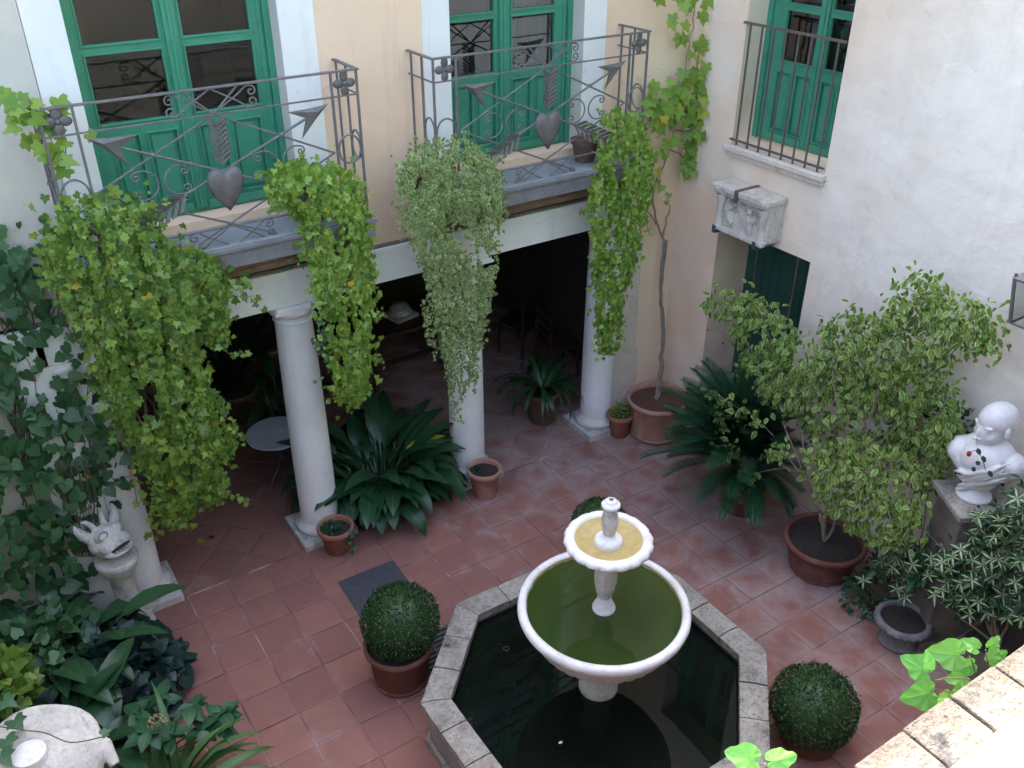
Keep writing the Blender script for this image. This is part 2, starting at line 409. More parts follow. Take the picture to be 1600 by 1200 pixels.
ROOTLOC = {}
def rootloc(o):
    while o.parent: o = o.parent
    return ROOTLOC.get(o.name, Vector((0, 0, 0)))
def mesh_from(name, mb, smooth=False, fix=True):
    me = bpy.data.meshes.new(name); me.from_pydata(mb.v, [], mb.f)
    if any(x != 1. for x in mb.e):
        a = me.attributes.new('edge', 'FLOAT', 'POINT'); a.data.foreach_set('value', mb.e)
    if fix:
        import bmesh
        bm = bmesh.new(); bm.from_mesh(me); bmesh.ops.recalc_face_normals(bm, faces=bm.faces); bm.to_mesh(me); bm.free()
    if smooth: me.polygons.foreach_set('use_smooth', [True]*len(me.polygons))
    me.update(); return me
def obj(name, mb, mat, parent=None, smooth=False, bevel=0, world=True, label=None, autos=None):
    if parent is not None and world:
        l = rootloc(parent); mb.v = [(p[0]-l.x, p[1]-l.y, p[2]-l.z) for p in mb.v]
    me = mesh_from(name, mb, smooth or autos is not None)
    me.materials.append(mat)
    o = bpy.data.objects.new(name, me); COL.objects.link(o)
    if parent is not None: o.parent = parent
    if autos is not None:
        me.set_sharp_from_angle(angle=radians(autos))
    if bevel:
        b = o.modifiers.new('bevel', 'BEVEL'); b.width = bevel; b.segments = 2; b.limit_method = 'ANGLE'; b.angle_limit = radians(40)
    if label: o['label'] = label
    return o
def tag(o, label=None, cat=None, group=None, kind=None):
    for k_, v in (('label', label), ('category', cat), ('group', group), ('kind', kind)):
        if v: o[k_] = v
    return o
def thing(name, label, cat, loc=(0, 0, 0), group=None, rotz=0):
    o = bpy.data.objects.new(name, None); COL.objects.link(o); o.empty_display_size = .1
    o.location = loc; o.rotation_euler = (0, 0, rotz)
    ROOTLOC[o.name] = Vector(loc); return tag(o, label, cat, group)

# ------------------------------------------------------------------ leaves
def T_ivy(fold=.12, rnd=0):
    # five-lobed leaf, outline from the stalk round to the tip
    half = [(.10, -.12), (.34, -.22), (.52, -.04), (.40, .12), (.56, .42), (.26, .46), (.17, .66)]
    if rnd: half = [(.12, -.15), (.36, -.17), (.50, .02), (.47, .18), (.50, .40), (.37, .52), (.22, .74)]
    vs = [(0, 0, 0), (0, .45, 0), (0, 1.0, -.10)]; e = [0., 0., 1.]
    for sgn in (1, -1):
        for (x, y) in half: vs.append((sgn*x, y, fold*abs(x)*1.6-.10*max(0, y-.3))); e.append(1.)
    R = list(range(3, 10)); Lf = list(range(10, 17))
    fs = []
    for side, idx in ((1, R), (-1, Lf)):
        ring = [0]+idx+[2]
        for i in range(len(ring)-1):
            f = (1, ring[i], ring[i+1]) if side == 1 else (1, ring[i+1], ring[i])
            fs.append(f)
    return np.array(vs), fs, np.array(e)
def T_oval(w=.5, fold=.15, curl=.2, rows=4, point=1.):
    vs = []; e = []; fs = []
    for i in range(rows+1):
        t = i/rows
        wd = w*.5*sin(pi*min(1, t**.8))**(.8*point)
        if i in (0, rows): wd = .012
        for s_ in (-1, 0, 1):
            vs.append((s_*wd, t, fold*wd*abs(s_)*2-curl*t*t)); e.append(0. if s_ == 0 else 1.)
    for i in range(rows):
        for j in (0, 1): fs.append((i*3+j, i*3+j+1, i*3+j+4, i*3+j+3))
    return np.array(vs), fs, np.array(e)
def T_quad():
    return np.array([(0, 0, 0), (.33, .5, .06), (0, 1, 0), (-.33, .5, .06)]), [(0, 1, 2, 3)], np.array([0., 1., .6, 1.])

TPL = {'ivy': T_ivy(), 'grape': T_ivy(.05), 'round': T_ivy(.08, 1), 'oval': T_oval(.55), 'lance': T_oval(.36, .2, .25), 'small': T_oval(.6, .2, .1, 2), 'quad': T_quad(), 'broad': T_oval(.62, .1, .25, 5)}

def basis(d, n):
    d = d/np.linalg.norm(d, axis=1, keepdims=True)
    n = n-(n*d).sum(1, keepdims=True)*d; n = n/(np.linalg.norm(n, axis=1, keepdims=True)+1e-9)
    return np.cross(d, n), d, n
def leaves(root, pos, dirs, nrm, size, tpl, mat, nparts=0, partname='leaf', stuffname='foliage', view=None):
    """nparts biggest / front-most leaves become parts, the others one joined mesh"""
    pos = np.asarray(pos, float); N = len(pos); size = np.broadcast_to(size, (N,)).astype(float)
    b, d, n = basis(np.asarray(dirs, float), np.asarray(nrm, float))
    V, F, E = TPL[tpl] if isinstance(tpl, str) else tpl
    l = np.array(rootloc(root))
    sel = np.zeros(N, bool)
    if nparts:
        dist = np.linalg.norm(pos-CAMPOS, axis=1)
        score = dist-6*size if view is None else view
        sel[np.argsort(score)[:nparts]] = True
    rest = np.where(~sel)[0]
    if len(rest):
        P = pos[rest]-l
        W = (P[:, None, :]+size[rest, None, None]*(V[None, :, 0:1]*b[rest][:, None, :]+V[None, :, 1:2]*d[rest][:, None, :]+V[None, :, 2:3]*n[rest][:, None, :])).reshape(-1, 3)
        k = len(V); me = bpy.data.meshes.new(stuffname)
        lens = np.array([len(f) for f in F]); flat = np.array([i for f in F for i in f])
        idx = (flat[None, :]+(np.arange(len(rest))*k)[:, None]).ravel()
        tot = np.tile(lens, len(rest)); st = np.concatenate([[0], np.cumsum(tot)[:-1]])
        me.vertices.add(len(W)); me.vertices.foreach_set('co', W.ravel())
        me.loops.add(len(idx)); me.loops.foreach_set('vertex_index', idx)
        me.polygons.add(len(tot)); me.polygons.foreach_set('loop_start', st); me.polygons.foreach_set('loop_total', tot)
        me.update(calc_edges=True); me.validate()
        a = me.attributes.new('edge', 'FLOAT', 'POINT'); a.data.foreach_set('value', np.tile(E, len(rest)))
        me.materials.append(mat); me.polygons.foreach_set('use_smooth', np.ones(len(tot), bool))
        o = bpy.data.objects.new(stuffname, me); COL.objects.link(o); o.parent = root; o['kind'] = 'stuff'
    if nparts:
        key = (id(V), mat.name)
        if key not in SHARED:
            me = bpy.data.meshes.new(partname); me.from_pydata(V.tolist(), [], F); me.materials.append(mat)
            a = me.attributes.new('edge', 'FLOAT', 'POINT'); a.data.foreach_set('value', E)
            me.polygons.foreach_set('use_smooth', [True]*len(F)); SHARED[key] = me
        me = SHARED[key]
        for i in np.where(sel)[0]:
            s_ = size[i]; p = pos[i]-l
            o = bpy.data.objects.new(partname, me); COL.objects.link(o); o.parent = root
            o.matrix_local = Matrix(((b[i][0]*s_, d[i][0]*s_, n[i][0]*s_, p[0]), (b[i][1]*s_, d[i][1]*s_, n[i][1]*s_, p[1]), (b[i][2]*s_, d[i][2]*s_, n[i][2]*s_, p[2]), (0, 0, 0, 1)))
SHARED = {}

def inpoly(P, poly):
    x, y = P[:, 0], P[:, 1]; c = np.zeros(len(P), bool); n = len(poly)
    for i in range(n):
        x0, y0 = poly[i]; x1, y1 = poly[(i+1) % n]
        m = ((y0 > y) != (y1 > y)); xx = (x1-x0)*(y-y0)/((y1-y0) if y1 != y0 else 1e-9)+x0
        c ^= m & (x < xx)
    return c
def dpoly(P, poly):
    best = np.full(len(P), 1e9); n = len(poly)
    for i in range(n):
        a = np.array(poly[i]); b = np.array(poly[(i+1) % n]); ab = b-a
        t = np.clip(((P-a)@ab)/(ab@ab+1e-12), 0, 1); best = np.minimum(best, np.linalg.norm(P-a-t[:, None]*ab, axis=1))
    return best
def nz(P, sc, seed=0):
    return np.array([noise.noise(Vector((p[0]*sc+seed, p[1]*sc, seed*.37))) for p in P])
def sample_curtain(poly, n, jag=.05):
    poly = [tuple(p) for p in poly]; A = np.array(poly); lo = A.min(0)-jag*2; hi = A.max(0)+jag*2
    out = []; dd = []
    cnt = 0
    while cnt < n:
        P = lo+rng.random((n*3, 2))*(hi-lo)
        ins = inpoly(P, poly); d = dpoly(P, poly); q = nz(P*np.array([1, .22]), 13, 5)*.75+nz(P, 6, 5)*.5
        ok = ins & (rng.random(len(P)) < .45+1.7*q+np.minimum(d*2, .15)) | (~ins & (rng.random(len(P)) < .5*np.exp(-d/jag*1.4)))
        P = P[ok]; d = np.where(ins, d, 0)[ok]; out.append(P); dd.append(d); cnt += len(P)
    return np.concatenate(out)[:n], np.concatenate(dd)[:n]
def curtain(root, pts, plane_y, n, size, mat, tpl='ivy', bulge=.2, nparts=280, jag=.05, up=.35, szvar=.35, seed=0):
    poly = [(lambda q: (q[0], q[2]))(at(px, py, 1, plane_y)) for px, py in pts]
    P, d = sample_curtain(poly, n, jag)
    q = nz(P*np.array([1, .25]), 13, seed+1)*.8+nz(P, 8, seed+4)*.4
    depth = np.minimum(1, d/.22)**.6*bulge
    t = rng.random(n)**.55
    y = plane_y+.06-depth*t*(.75+.8*q)-.03*rng.random(n)
    pos = np.stack([P[:, 0], y, P[:, 1]], 1)
    c = np.array([np.mean([a[0] for a in poly]), 0, 0])
    nr = np.stack([rng.normal(0, .45, n)+1.2*q-.25, -1+rng.normal(0, .2, n), up+rng.normal(0, .35, n)+.8*q], 1)
    dr = np.stack([rng.normal(0, .55, n), rng.normal(-.15, .25, n), -1+rng.normal(0, .35, n)], 1)
    sz = size*(1+szvar*rng.normal(0, 1, n).clip(-1.6, 2))
    leaves(root, pos, dr, nr, sz, tpl, mat, nparts, view=(y-plane_y)*1.0-sz*2+rng.random(n)*.05)
    return poly
def strands(root, lines, plane_y, size, mat, tpl='ivy', step=.03, r=.003, name='stem', spread=.02, stemmat=None):
    mb = MB(); ps = []; 
    for pts in lines:
        W = [Vector(at(px, py, 1, plane_y)) for px, py in pts]
        W = [W[0].lerp(W[0], 0)]+W[1:]
        W = smoothline(W, 5, .012)
        mb.tube(W, r, 4)
        for a, b in zip(W[:-1], W[1:]):
            m = max(1, int((b-a).length/step))
            for i in range(m): ps.append(a.lerp(b, (i+rng.random())/m))
    obj(name, mb, stemmat or M['stem'], root)
    n = len(ps); ps = np.array([tuple(p) for p in ps])+rng.normal(0, spread, (n, 3))
    leaves(root, ps, np.stack([rng.normal(0, .8, n), rng.normal(-.3, .3, n), rng.normal(-.7, .5, n)], 1),
           np.stack([rng.normal(0, .5, n), -np.ones(n), rng.normal(.4, .4, n)], 1), size*rng.uniform(.6, 1.25, n), tpl, mat, 0)
def smoothline(W, k=4, jit=0.):
    W = [Vector(p) for p in W]; out = []
    for i in range(len(W)-1):
        p0 = W[max(i-1, 0)]; p1 = W[i]; p2 = W[i+1]; p3 = W[min(i+2, len(W)-1)]
        for j in range(k):
            t = j/k
            q = .5*((2*p1)+(-p0+p2)*t+(2*p0-5*p1+4*p2-p3)*t*t+(-p0+3*p1-3*p2+p3)*t**3)
            if jit: q += Vector(rng.normal(0, jit, 3))
            out.append(q)
    out.append(W[-1]); return out

def strip_leaf(L_=.6, W_=.09, petiole=.25, arch=1.0, el0=75, rows=9, fold=.25, tip=.9):
    """arching leaf rising from the origin, bending over towards +Y"""
    vs = []; e = []; fs = []; y = z = 0.
    ds = L_/rows
    for i in range(rows+1):
        t = i/rows; el = radians(el0)-arch*1.9*t**1.3
        if i: y += ds*cos(el); z += ds*sin(el)
        if t < petiole: wd = .008
        else:
            q = (t-petiole)/(1-petiole); wd = W_*.5*max(.03, sin(pi*min(1, q**.75))**.75 if tip > .5 else (1-q**3)*min(1, q*5+.5))
        nx, nzz = -sin(el), cos(el)
        for s_ in (-1, 0, 1):
            vs.append((s_*wd, y+nx*fold*wd*abs(s_), z+nzz*fold*wd*abs(s_))); e.append(0. if s_ == 0 else 1.)
    for i in range(rows):
        for j in (0, 1): fs.append((i*3+j, i*3+j+1, i*3+j+4, i*3+j+3))
    mb = MB(); mb.add(vs, fs, e); return mb
def leaf_variants(name, mat, specs):
    out = []
    for sp in specs:
        me = mesh_from(name, strip_leaf(**sp), True, fix=False); me.materials.append(mat); out.append(me)
    return out
def rosette(root, centre, variants, n, rad, spread=.1, smin=.7, smax=1.15, tilt=.35, azr=(0, 2*pi), name='leaf'):
    l = rootloc(root)
    for i in range(n):
        az = azr[0]+(azr[1]-azr[0])*((i*.618034) % 1)+rng.normal(0, .15); r_ = rad*sqrt(rng.random())
        p = Vector((centre[0]+cos(az)*r_*(1 if spread else 0), centre[1]+sin(az)*r_, centre[2]))-l
        s_ = rng.uniform(smin, smax)
        o = bpy.data.objects.new(name, variants[int(rng.integers(len(variants)))]); COL.objects.link(o); o.parent = root
        o.matrix_local = Matrix.Translation(p) @ Matrix.Rotation(az-pi/2, 4, 'Z') @ Matrix.Rotation(rng.normal(0, tilt*.5), 4, 'Y') @ Matrix.Rotation(-abs(rng.normal(0, tilt)), 4, 'X') @ Matrix.Rotation(rng.normal(0, .5), 4, 'Z') @ Matrix.Scale(s_, 4)
# =================================================================== STRUCTURE
WY, XR = -.13, 6.70          # facade plane and right-hand wall plane
CX = [.60, 2.34, 4.07, 5.83] # column axes
FC = (3.225, -3.39)          # fountain centre

def wall_holes(mb, u0, u1, z0, z1, holes, a, b, plane='Y'):
    """solid wall between depths a (seen face) and b, rectangular holes (ua,ub,za,zb)"""
    us = sorted({u0, u1, *[h[0] for h in holes], *[h[1] for h in holes]}); us = [u for u in us if u0 <= u <= u1]
    zs = sorted({z0, z1, *[h[2] for h in holes], *[h[3] for h in holes]}); zs = [z for z in zs if z0 <= z <= z1]
    def solid(i, j):
        if i < 0 or j < 0 or i >= len(us)-1 or j >= len(zs)-1: return False
        u = (us[i]+us[i+1])/2; z = (zs[j]+zs[j+1])/2
        return not any(h[0] < u < h[1] and h[2] < z < h[3] for h in holes)
    def P(u, d, z): return (u, d, z) if plane == 'Y' else (d, u, z)
    def q(*p): mb.add(list(p), [(0, 1, 2, 3)])
    for i in range(len(us)-1):
        for j in range(len(zs)-1):
            if not solid(i, j): continue
            A, B, C_, D = us[i], us[i+1], zs[j], zs[j+1]
            q(P(A, a, C_), P(B, a, C_), P(B, a, D), P(A, a, D)); q(P(A, b, C_), P(A, b, D), P(B, b, D), P(B, b, C_))
            if not solid(i-1, j): q(P(A, a, C_), P(A, a, D), P(A, b, D), P(A, b, C_))
            if not solid(i+1, j): q(P(B, a, C_), P(B, b, C_), P(B, b, D), P(B, a, D))
            if not solid(i, j-1): q(P(A, a, C_), P(A, b, C_), P(B, b, C_), P(B, a, C_))
            if not solid(i, j+1): q(P(A, a, D), P(B, a, D), P(B, b, D), P(A, b, D))
    import bmesh
    return mb

# ---- ground: a mortar bed with single tiles on it
g = MB(); g.box(-40, 40, -40, 40, -.5, -.03)
ground = tag(obj('ground', g, M['mortar']), kind='structure')
g = MB(); g.box(-1.2, XR, -6.5, -.235, -.03, -.006)
court = tag(obj('courtyard_floor', g, M['mortar']), kind='structure')
g = MB(); g.box(-1.2, 6.9, -.235, 3.8, -.03, -.006)
loggia = tag(obj('loggia_floor', g, M['mortar']), kind='structure')

def tile_mesh(sx, sy, name='tile'):
    m = MB(); j = .004
    c = [(-sx/2, -sy/2), (sx/2, -sy/2), (sx/2, sy/2), (-sx/2, sy/2)]
    i = [(x*(1-.03/sx*1.0), y*(1-.03/sy*1.0)) for x, y in c]
    vs = [(x, y, -.02) for x, y in c]+[(x, y, .000) for x, y in c]+[(x, y, .004) for x, y in i]
    fs = [(0, 1, 5, 4), (1, 2, 6, 5), (2, 3, 7, 6), (3, 0, 4, 7), (4, 5, 9, 8), (5, 6, 10, 9), (6, 7, 11, 10), (7, 4, 8, 11), (8, 9, 10, 11)]
    m.add(vs, fs); me = mesh_from(name, m); me.materials.append(M['tile']); return me
tm = [tile_mesh(.3535+rng.uniform(-.002, .002), .3535+rng.uniform(-.002, .002)) for _ in range(6)]
def put_tile(me, x, y, rz, parent, z=0.):
    o = bpy.data.objects.new('tile', me); COL.objects.link(o); o.parent = parent
    o.location = (x, y, z+rng.normal(0, .0012)); o.rotation_euler = (rng.normal(0, .003), rng.normal(0, .003), rz+rng.normal(0, .004))
PT = .360
def octo_in(x, y, r=1.05):
    dx, dy = abs(x-FC[0]), abs(y-FC[1]); return dx < r and dy < r and dx+dy < r*1.414
cells = []
for i in range(18):
    off = .0 if i % 3 else .0
    for j in range(17):
        x = .55+PT/2+i*PT-.355; y = -.245-PT/2-j*PT
        if x+PT/2 > XR or octo_in(x, y) or y < -6.4: continue
        d = np.array([x, y, 0])-CAMPOS; zc = d@_f; px = 800+FPX*(d@_r)/zc; py = 600-FPX*(d@_u)/zc
        vis = -120 < px < 1720 and py < 1330
        if vis: cells.append((x, y))
cells = cells[:298]
for x, y in cells: put_tile(tm[int(rng.integers(6))], x+rng.normal(0, .002), y+rng.normal(0, .002), 0 if rng.random() < .5 else pi/2, court)
# margin strip of cut tiles along the right wall and beyond the frame
rest = MB()
for i in range(22):
    for j in range(17):
        x = .55+PT/2+i*PT-.355-4*PT*0-1.44; y = -.245-PT/2-j*PT
        x = x
        if x+PT/2 > XR or x < -1.1 or octo_in(x, y) or any(abs(x-a) < .1 and abs(y-b) < .1 for a, b in cells): continue
        rest.box(x-.174, x+.174, y-.174, y+.174, -.02, .003)
tag(obj('outer_tiles', rest, M['tile'], court), kind='stuff')
# loggia floor, tiles laid diagonally
n_ = 0
S2 = .352*sqrt(2)+.012
for i in range(-4, 30):
    for j in range(-2, 26):
        x = .3+(i+(j % 2)*.5)*S2; y = -.235+S2*.5+j*S2*.5
        if j < 0 or y > 3.6 or x < -1.0 or x > 6.7: continue
        if n_ < 280:
            put_tile(tm[int(rng.integers(6))], x, y, pi/4, loggia); n_ += 1
edge = MB()
for i in range(15):
    x = .3+(i-1.5)*S2; edge.prism([(x-S2/2+.01, -.225), (x+S2/2-.01, -.225), (x, -.235+S2*.5-.012)], -.02, .002, 2)
tag(obj('cut_edge_tiles', edge, M['tile'], loggia), kind='stuff')

# ---- arcade building
bld = thing('arcade_building', 'peach plastered house front with white banded balcony doors above an open loggia', 'building', (3, 0, 0))
D1 = (1.03, 2.49, 3.455, 6.2); D2 = (3.94, 5.335, 3.455, 6.2)
m = MB(); wall_holes(m, .78, XR-.0005, 2.93, 9.4, [D1, D2], WY, .35)
obj('wall', m, M['peach'], bld)
m = MB(); wall_holes(m, -1.2, .776, 2.93, 9.4, [], WY, .35)
obj('wall', m, M['greyed'], bld, label='greyed end of the wall behind the climbing ivy')
m = MB(); m.box(-1.2, .36, WY, .30, 0, 2.575)
obj('wall', m, M['greyed'], bld)
m = MB(); m.box(5.93, XR-.0005, WY, .30, 0, 2.929)
obj('wall', m, M['peach'], bld)
m = MB(); m.prism([(5.931, .004), (6.30, .004), (6.30, .93), (6.255, .99), (6.245, 1.25), (6.24, 2.3), (5.931, 2.5)], WY-.004, WY-.0005)
obj('repaired_plaster', m, M['sill'], bld)
for a, b in ((.782, 1.03), (2.49, 2.77), (3.685, 3.94), (5.335, 5.59)):
    m = MB(); m.box(a, b, WY-.006, WY-.001, 3.385 if a > 3 and a < 3.8 or a > 5 else 3.385, 6.4); obj('painted_band', m, M['white'], bld)
for D in (D1, D2):   # reveals
    m = MB()
    m.box(D[1]-.004, D[1]-.0015, WY-.006, .10, D[2], D[3]); obj('reveal', m, M['greyed'], bld)
m = MB(); m.box(.30, 5.931, -.19, .20, 2.585, 2.905)
obj('beam', m, M['white'], bld, bevel=.006)
m = MB(); m.box(.30, 5.931, -.165, .20, 2.905, 2.93); obj('weathered_ledge', m, M['pedestal'], bld)
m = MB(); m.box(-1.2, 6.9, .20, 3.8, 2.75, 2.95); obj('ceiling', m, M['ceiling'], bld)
m = MB(); m.box(-1.3, 7.0, 3.8, 4.0, 0, 2.95); m.box(-1.4, -1.2, .3, 3.8, 0, 2.95); m.box(6.62, 6.6985, .301, 3.8, 0, 2.95)  # last box is a dark lining added to keep the loggia dim
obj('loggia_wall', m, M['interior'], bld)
m = MB(); m.box(-1.2, 7.4, -.13, 4, 9.4, 9.6); obj('roof', m, M['slabedge'], bld)
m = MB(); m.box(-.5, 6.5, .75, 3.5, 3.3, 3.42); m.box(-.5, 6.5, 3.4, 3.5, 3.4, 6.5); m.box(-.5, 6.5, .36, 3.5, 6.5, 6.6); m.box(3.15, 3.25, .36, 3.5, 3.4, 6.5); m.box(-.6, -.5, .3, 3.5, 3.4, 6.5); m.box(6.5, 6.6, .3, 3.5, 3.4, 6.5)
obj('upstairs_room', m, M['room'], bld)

def door(name, parent, opening, panes, bars_z, glass_z, panels, y, zbot, ztop, mid, xform=None, stile=.0, curtain=None):
    """panelled double door; u runs left to right, y is the front plane"""
    u0, u1 = opening
    m = MB()
    def hole_list():
        hs = []
        zz = [glass_z]+bars_z
        for (a, b) in panes:
            lo = glass_z
            for (c, d) in bars_z: hs.append((a, b, lo, c)); lo = d
            hs.append((a, b, lo, lo+.48))
        for (a, b, c, d) in panels: hs.append((a, b, c, d))
        return hs
    hs = hole_list()
    wall_holes(m, u0, u1, zbot, ztop, hs, y, y+.045)
    X = xform or Matrix.Identity(4)
    fr = obj(name, m.xf(X), M['green'], parent, bevel=.004)
    # raised mouldings: outer frame, meeting stile, bead round each pane
    m = MB(); fw = .055
    m.box(u0+.001, u0+fw, y-.03, y-.0005, zbot+.001, ztop-.001); m.box(u1-fw, u1-.001, y-.03, y-.0005, zbot+.001, ztop-.001)
    m.box(u1-fw-.045, u1-fw-.012, y-.012, y-.0005, zbot+.02, ztop-.02)
    obj('frame', m.xf(X), M['green'], fr, bevel=.004)
    m = MB(); m.box(mid-.045, mid+.045, y-.028, y-.0005, zbot+.04, ztop-.002); m.box(mid-.012, mid+.012, y-.04, y-.028, zbot+.04, ztop-.002)
    obj('meeting_stile', m.xf(X), M['green'], fr, bevel=.004)
    m = MB(); m.box(u0+fw+.01, mid-.06, y-.02, y-.0005, zbot+.02, zbot+.085); m.box(mid+.06, u1-fw-.06, y-.02, y-.0005, zbot+.02, zbot+.085)
    obj('weather_board', m.xf(X), M['green'], fr, bevel=.006)
    for (a, b, c, d) in hs:
        t = .014
        m = MB()
        for (p, q, r_, s_) in ((a-t, a, c-t, d+t), (b, b+t, c-t, d+t), (a, b, c-t, c), (a, b, d, d+t)): m.box(p, q, y-.012, y-.0005, r_, s_)
        obj('moulding', m.xf(X), M['green'], fr, bevel=.003)
        m = MB()
        if (a, b, c, d) in panels:
            m.box(a+.001, b-.001, y+.022, y+.04, c+.001, d-.001); m.box(a+.022, b-.022, y+.010, y+.0218, c+.022, d-.022)
            obj('panel', m.xf(X), M['green'], fr, bevel=.005)
        else:
            m.box(a+.001, b-.001, y+.020, y+.024, c+.001, d-.001)
            obj('pane', m.xf(X), M['glass'], fr)
    return fr
pb = (3.58, 4.12)
door('door', bld, (D1[0], D1[1]), [(1.14, 1.66), (1.83, 2.33)], [(4.70, 4.77), (5.25, 5.32)], 4.225,
     [(1.20, 1.38, *pb), (1.45, 1.66, *pb), (1.84, 2.02, *pb), (2.09, 2.31, *pb)], .06, 3.456, 6.2, 1.745)
door('door', bld, (D2[0], D2[1]), [(4.05, 4.49), (4.68, 5.14)], [(4.66, 4.72), (5.15, 5.22)], 4.21,
     [(4.06, 4.25, *pb), (4.31, 4.50, *pb), (4.69, 4.88, *pb), (4.95, 5.15, *pb)], .06, 3.456, 6.2, 4.585)
m = MB(); 
m.v = []; 
for i in range(40):
    pass
cu = MB(); n = 60
vs = [(4.62+.62*i/n, .22+.02*sin(i*.9)+.008*sin(i*2.3), z) for z in (3.5, 6.1) for i in range(n+1)]
cu.add(vs, [(i, i+1, n+2+i, n+1+i) for i in range(n)]); obj('curtain', cu, M['curtain'], bld, smooth=True)

# ---- columns
def column(x, label, half=False):
    c = thing('column', label, 'column', (x, 0, 0), 'round columns carrying the loggia beam')
    m = MB(); m.box(-.28, .28, -.285, .275, 0, .075); obj('plinth', m, M['marble_worn'], c, world=False, bevel=.006)
    m = MB(); m.lathe([(.225, .075), (.24, .085), (.245, .115), (.238, .14), (.205, .155), (.20, .17), (.183, .185)], n=48); obj('base', m, M['column'], c, world=False, smooth=True)
    m = MB(); m.lathe([(.190, .185), (.185, .26), (.185, .8), (.180, 1.4), (.172, 2.0), (.163, 2.375)], n=56, mod=lambda i, a: 1+.006*noise.noise(Vector((cos(a)*2, sin(a)*2, i+x)))); obj('shaft', m, M['column'], c, world=False, smooth=True)
    m = MB(); m.lathe([(.158, 2.375), (.172, 2.378), (.176, 2.388), (.172, 2.398), (.160, 2.401), (.160, 2.43), (.175, 2.44), (.200, 2.462), (.213, 2.49), (.213, 2.51), (.205, 2.528)], n=56)
    m.box(-.222, .222, -.222, .222, 2.528, 2.552); m.box(-.205, .205, -.212, .205, 2.552, 2.584)
    obj('capital', m, M['column'], c, world=False, autos=40)
    return c
column(CX[0], 'white column at the left end half hidden by climbing ivy and beast head')
column(CX[1], 'white column beside the round cafe table, with a clay pot on its plinth')
column(CX[2], 'middle white column right of the broad leaved aspidistra clump, variegated ivy trailing in front')
column(CX[3], 'rightmost white column standing against the peach wall beside the two clay pots')
m = MB(); m.box(.10, .47, WY-.05, WY-.001, 0, 2.58); obj('pilaster', m, M['column'], bld, bevel=.004)
m = MB(); m.box(-.25, .36, -.19, -.135, 2.585, 2.905); obj('beam_end', m, M['white'], bld, bevel=.004)

# ---- right-hand building
rb = thing('side_building', 'pale limewashed house wall on the right with green window and doorway', 'building', (7, -3, 0))
WH = (-1.96, -.81, 3.44, 5.6); DH = (-1.975, -.77, -.1, 2.59)
m = MB(); wall_holes(m, -14, 4, 0, 8.4, [WH, (DH[0], DH[1], 0, DH[3])], XR, XR+.6, plane='X'); obj('wall', m, M['right'], rb)
XW = Matrix(((0, 1, 0, 0), (-1, 0, 0, 0), (0, 0, 1, 0), (0, 0, 0, 1)))
door('window_door', rb, (.81, 1.96), [(1.03, 1.40), (1.53, 1.84)], [(4.665, 4.73), (5.15, 5.2)], 4.23,
     [(1.01, 1.16, *pb), (1.24, 1.40, *pb), (1.54, 1.68, *pb), (1.74, 1.86, *pb)], 6.985, 3.47, 5.6, 1.465, xform=XW)
m = MB(); m.box(7.08, 7.2, -1.95, -.82, 3.5, 5.6); obj('inner_shutter', m, M['curtain'], rb)
m = MB(); m.box(6.62, 6.98, -1.99, -.76, 3.375, 3.435); m.box(6.655, 6.699, -1.975, -.775, 3.32, 3.3745)
o = obj('window_sill', m, M['sill'], rb, bevel=.012)
gr = obj('window_grille', MB().box(6.665, 6.69, -1.955, -.80, 4.545, 4.565).box(6.665, 6.69, -1.955, -.80, 3.475, 3.49), M['iron_brown'], rb)
for i in range(8):
    y = -.885-i*.143
    m = MB(); m.box(6.670, 6.684, y-.007, y+.007, 3.436, 4.546); obj('bar', m, M['iron_brown'], gr)
dr = MB(); wall_holes(dr, -1.975, -.77, 0, 2.59, [(-1.87, -1.42, .35, 2.42), (-1.32, -.87, .35, 2.42)], 7.20, 7.26, plane='X')
dd = obj('door', dr, M['dgreen'], rb, bevel=.004, label='dark green panelled door deep in the doorway')
for a in (-1.865, -1.315):
    m = MB(); m.box(7.225, 7.245, a, a+.44, .355, 2.415); obj('panel', m, M['dgreen'], dd, bevel=.004)
    for k_ in range(1, 4):
        m = MB(); m.box(7.219, 7.2245, a+.11*k_-.004, a+.11*k_+.004, .36, 2.41); obj('groove_bead', m, M['dgreen'], dd)
m = MB(); m.box(6.62, 7.2, -2.0, -.75, 0, .05); obj('door_step', m, M['pedestal'], rb, bevel=.008)

# ---- left wall and camera-side walls that close the courtyard
lw = MB(); lw.box(-1.5, -1.2, -14, .35, 0, 4.7)
tag(obj('left_wall', lw, M['greyed']), 'grey wall closing the courtyard on the left', 'wall')
tb = thing('terrace', 'sunlit terrace wall with brick coping at the bottom right corner', 'parapet', (1, -6.8, 0))
m = MB(); m.box(-1.2, XR, -6.99, -6.60, 0, 4.56); obj('wall', m, M['terrace'], tb)
for i in range(-10, 24):
    x = 1.21+i*.14
    m = MB(); m.box(x+.003, x+.137, -6.655, -6.56+rng.normal(0, .0015), 4.56, 4.60+rng.normal(0, .001))
    import_seed = i
    m2 = m
    o = obj('brick', m2, M['brickcope'], tb, bevel=.005)
m = MB(); m.box(-1.19, XR-.01, -6.652, -6.562, 4.545, 4.575); obj('mortar_bed', m, M['sill'], tb)
m = MB(); m.box(-1.2, XR, -7.0, -6.657, 4.56, 4.607); obj('white_ledge', m, M['whitesill'], tb, bevel=.006)
m = MB(); m.box(-1.2, XR, -12, -7.0, 4.2, 4.35); obj('terrace_floor', m, M['tile'], tb)

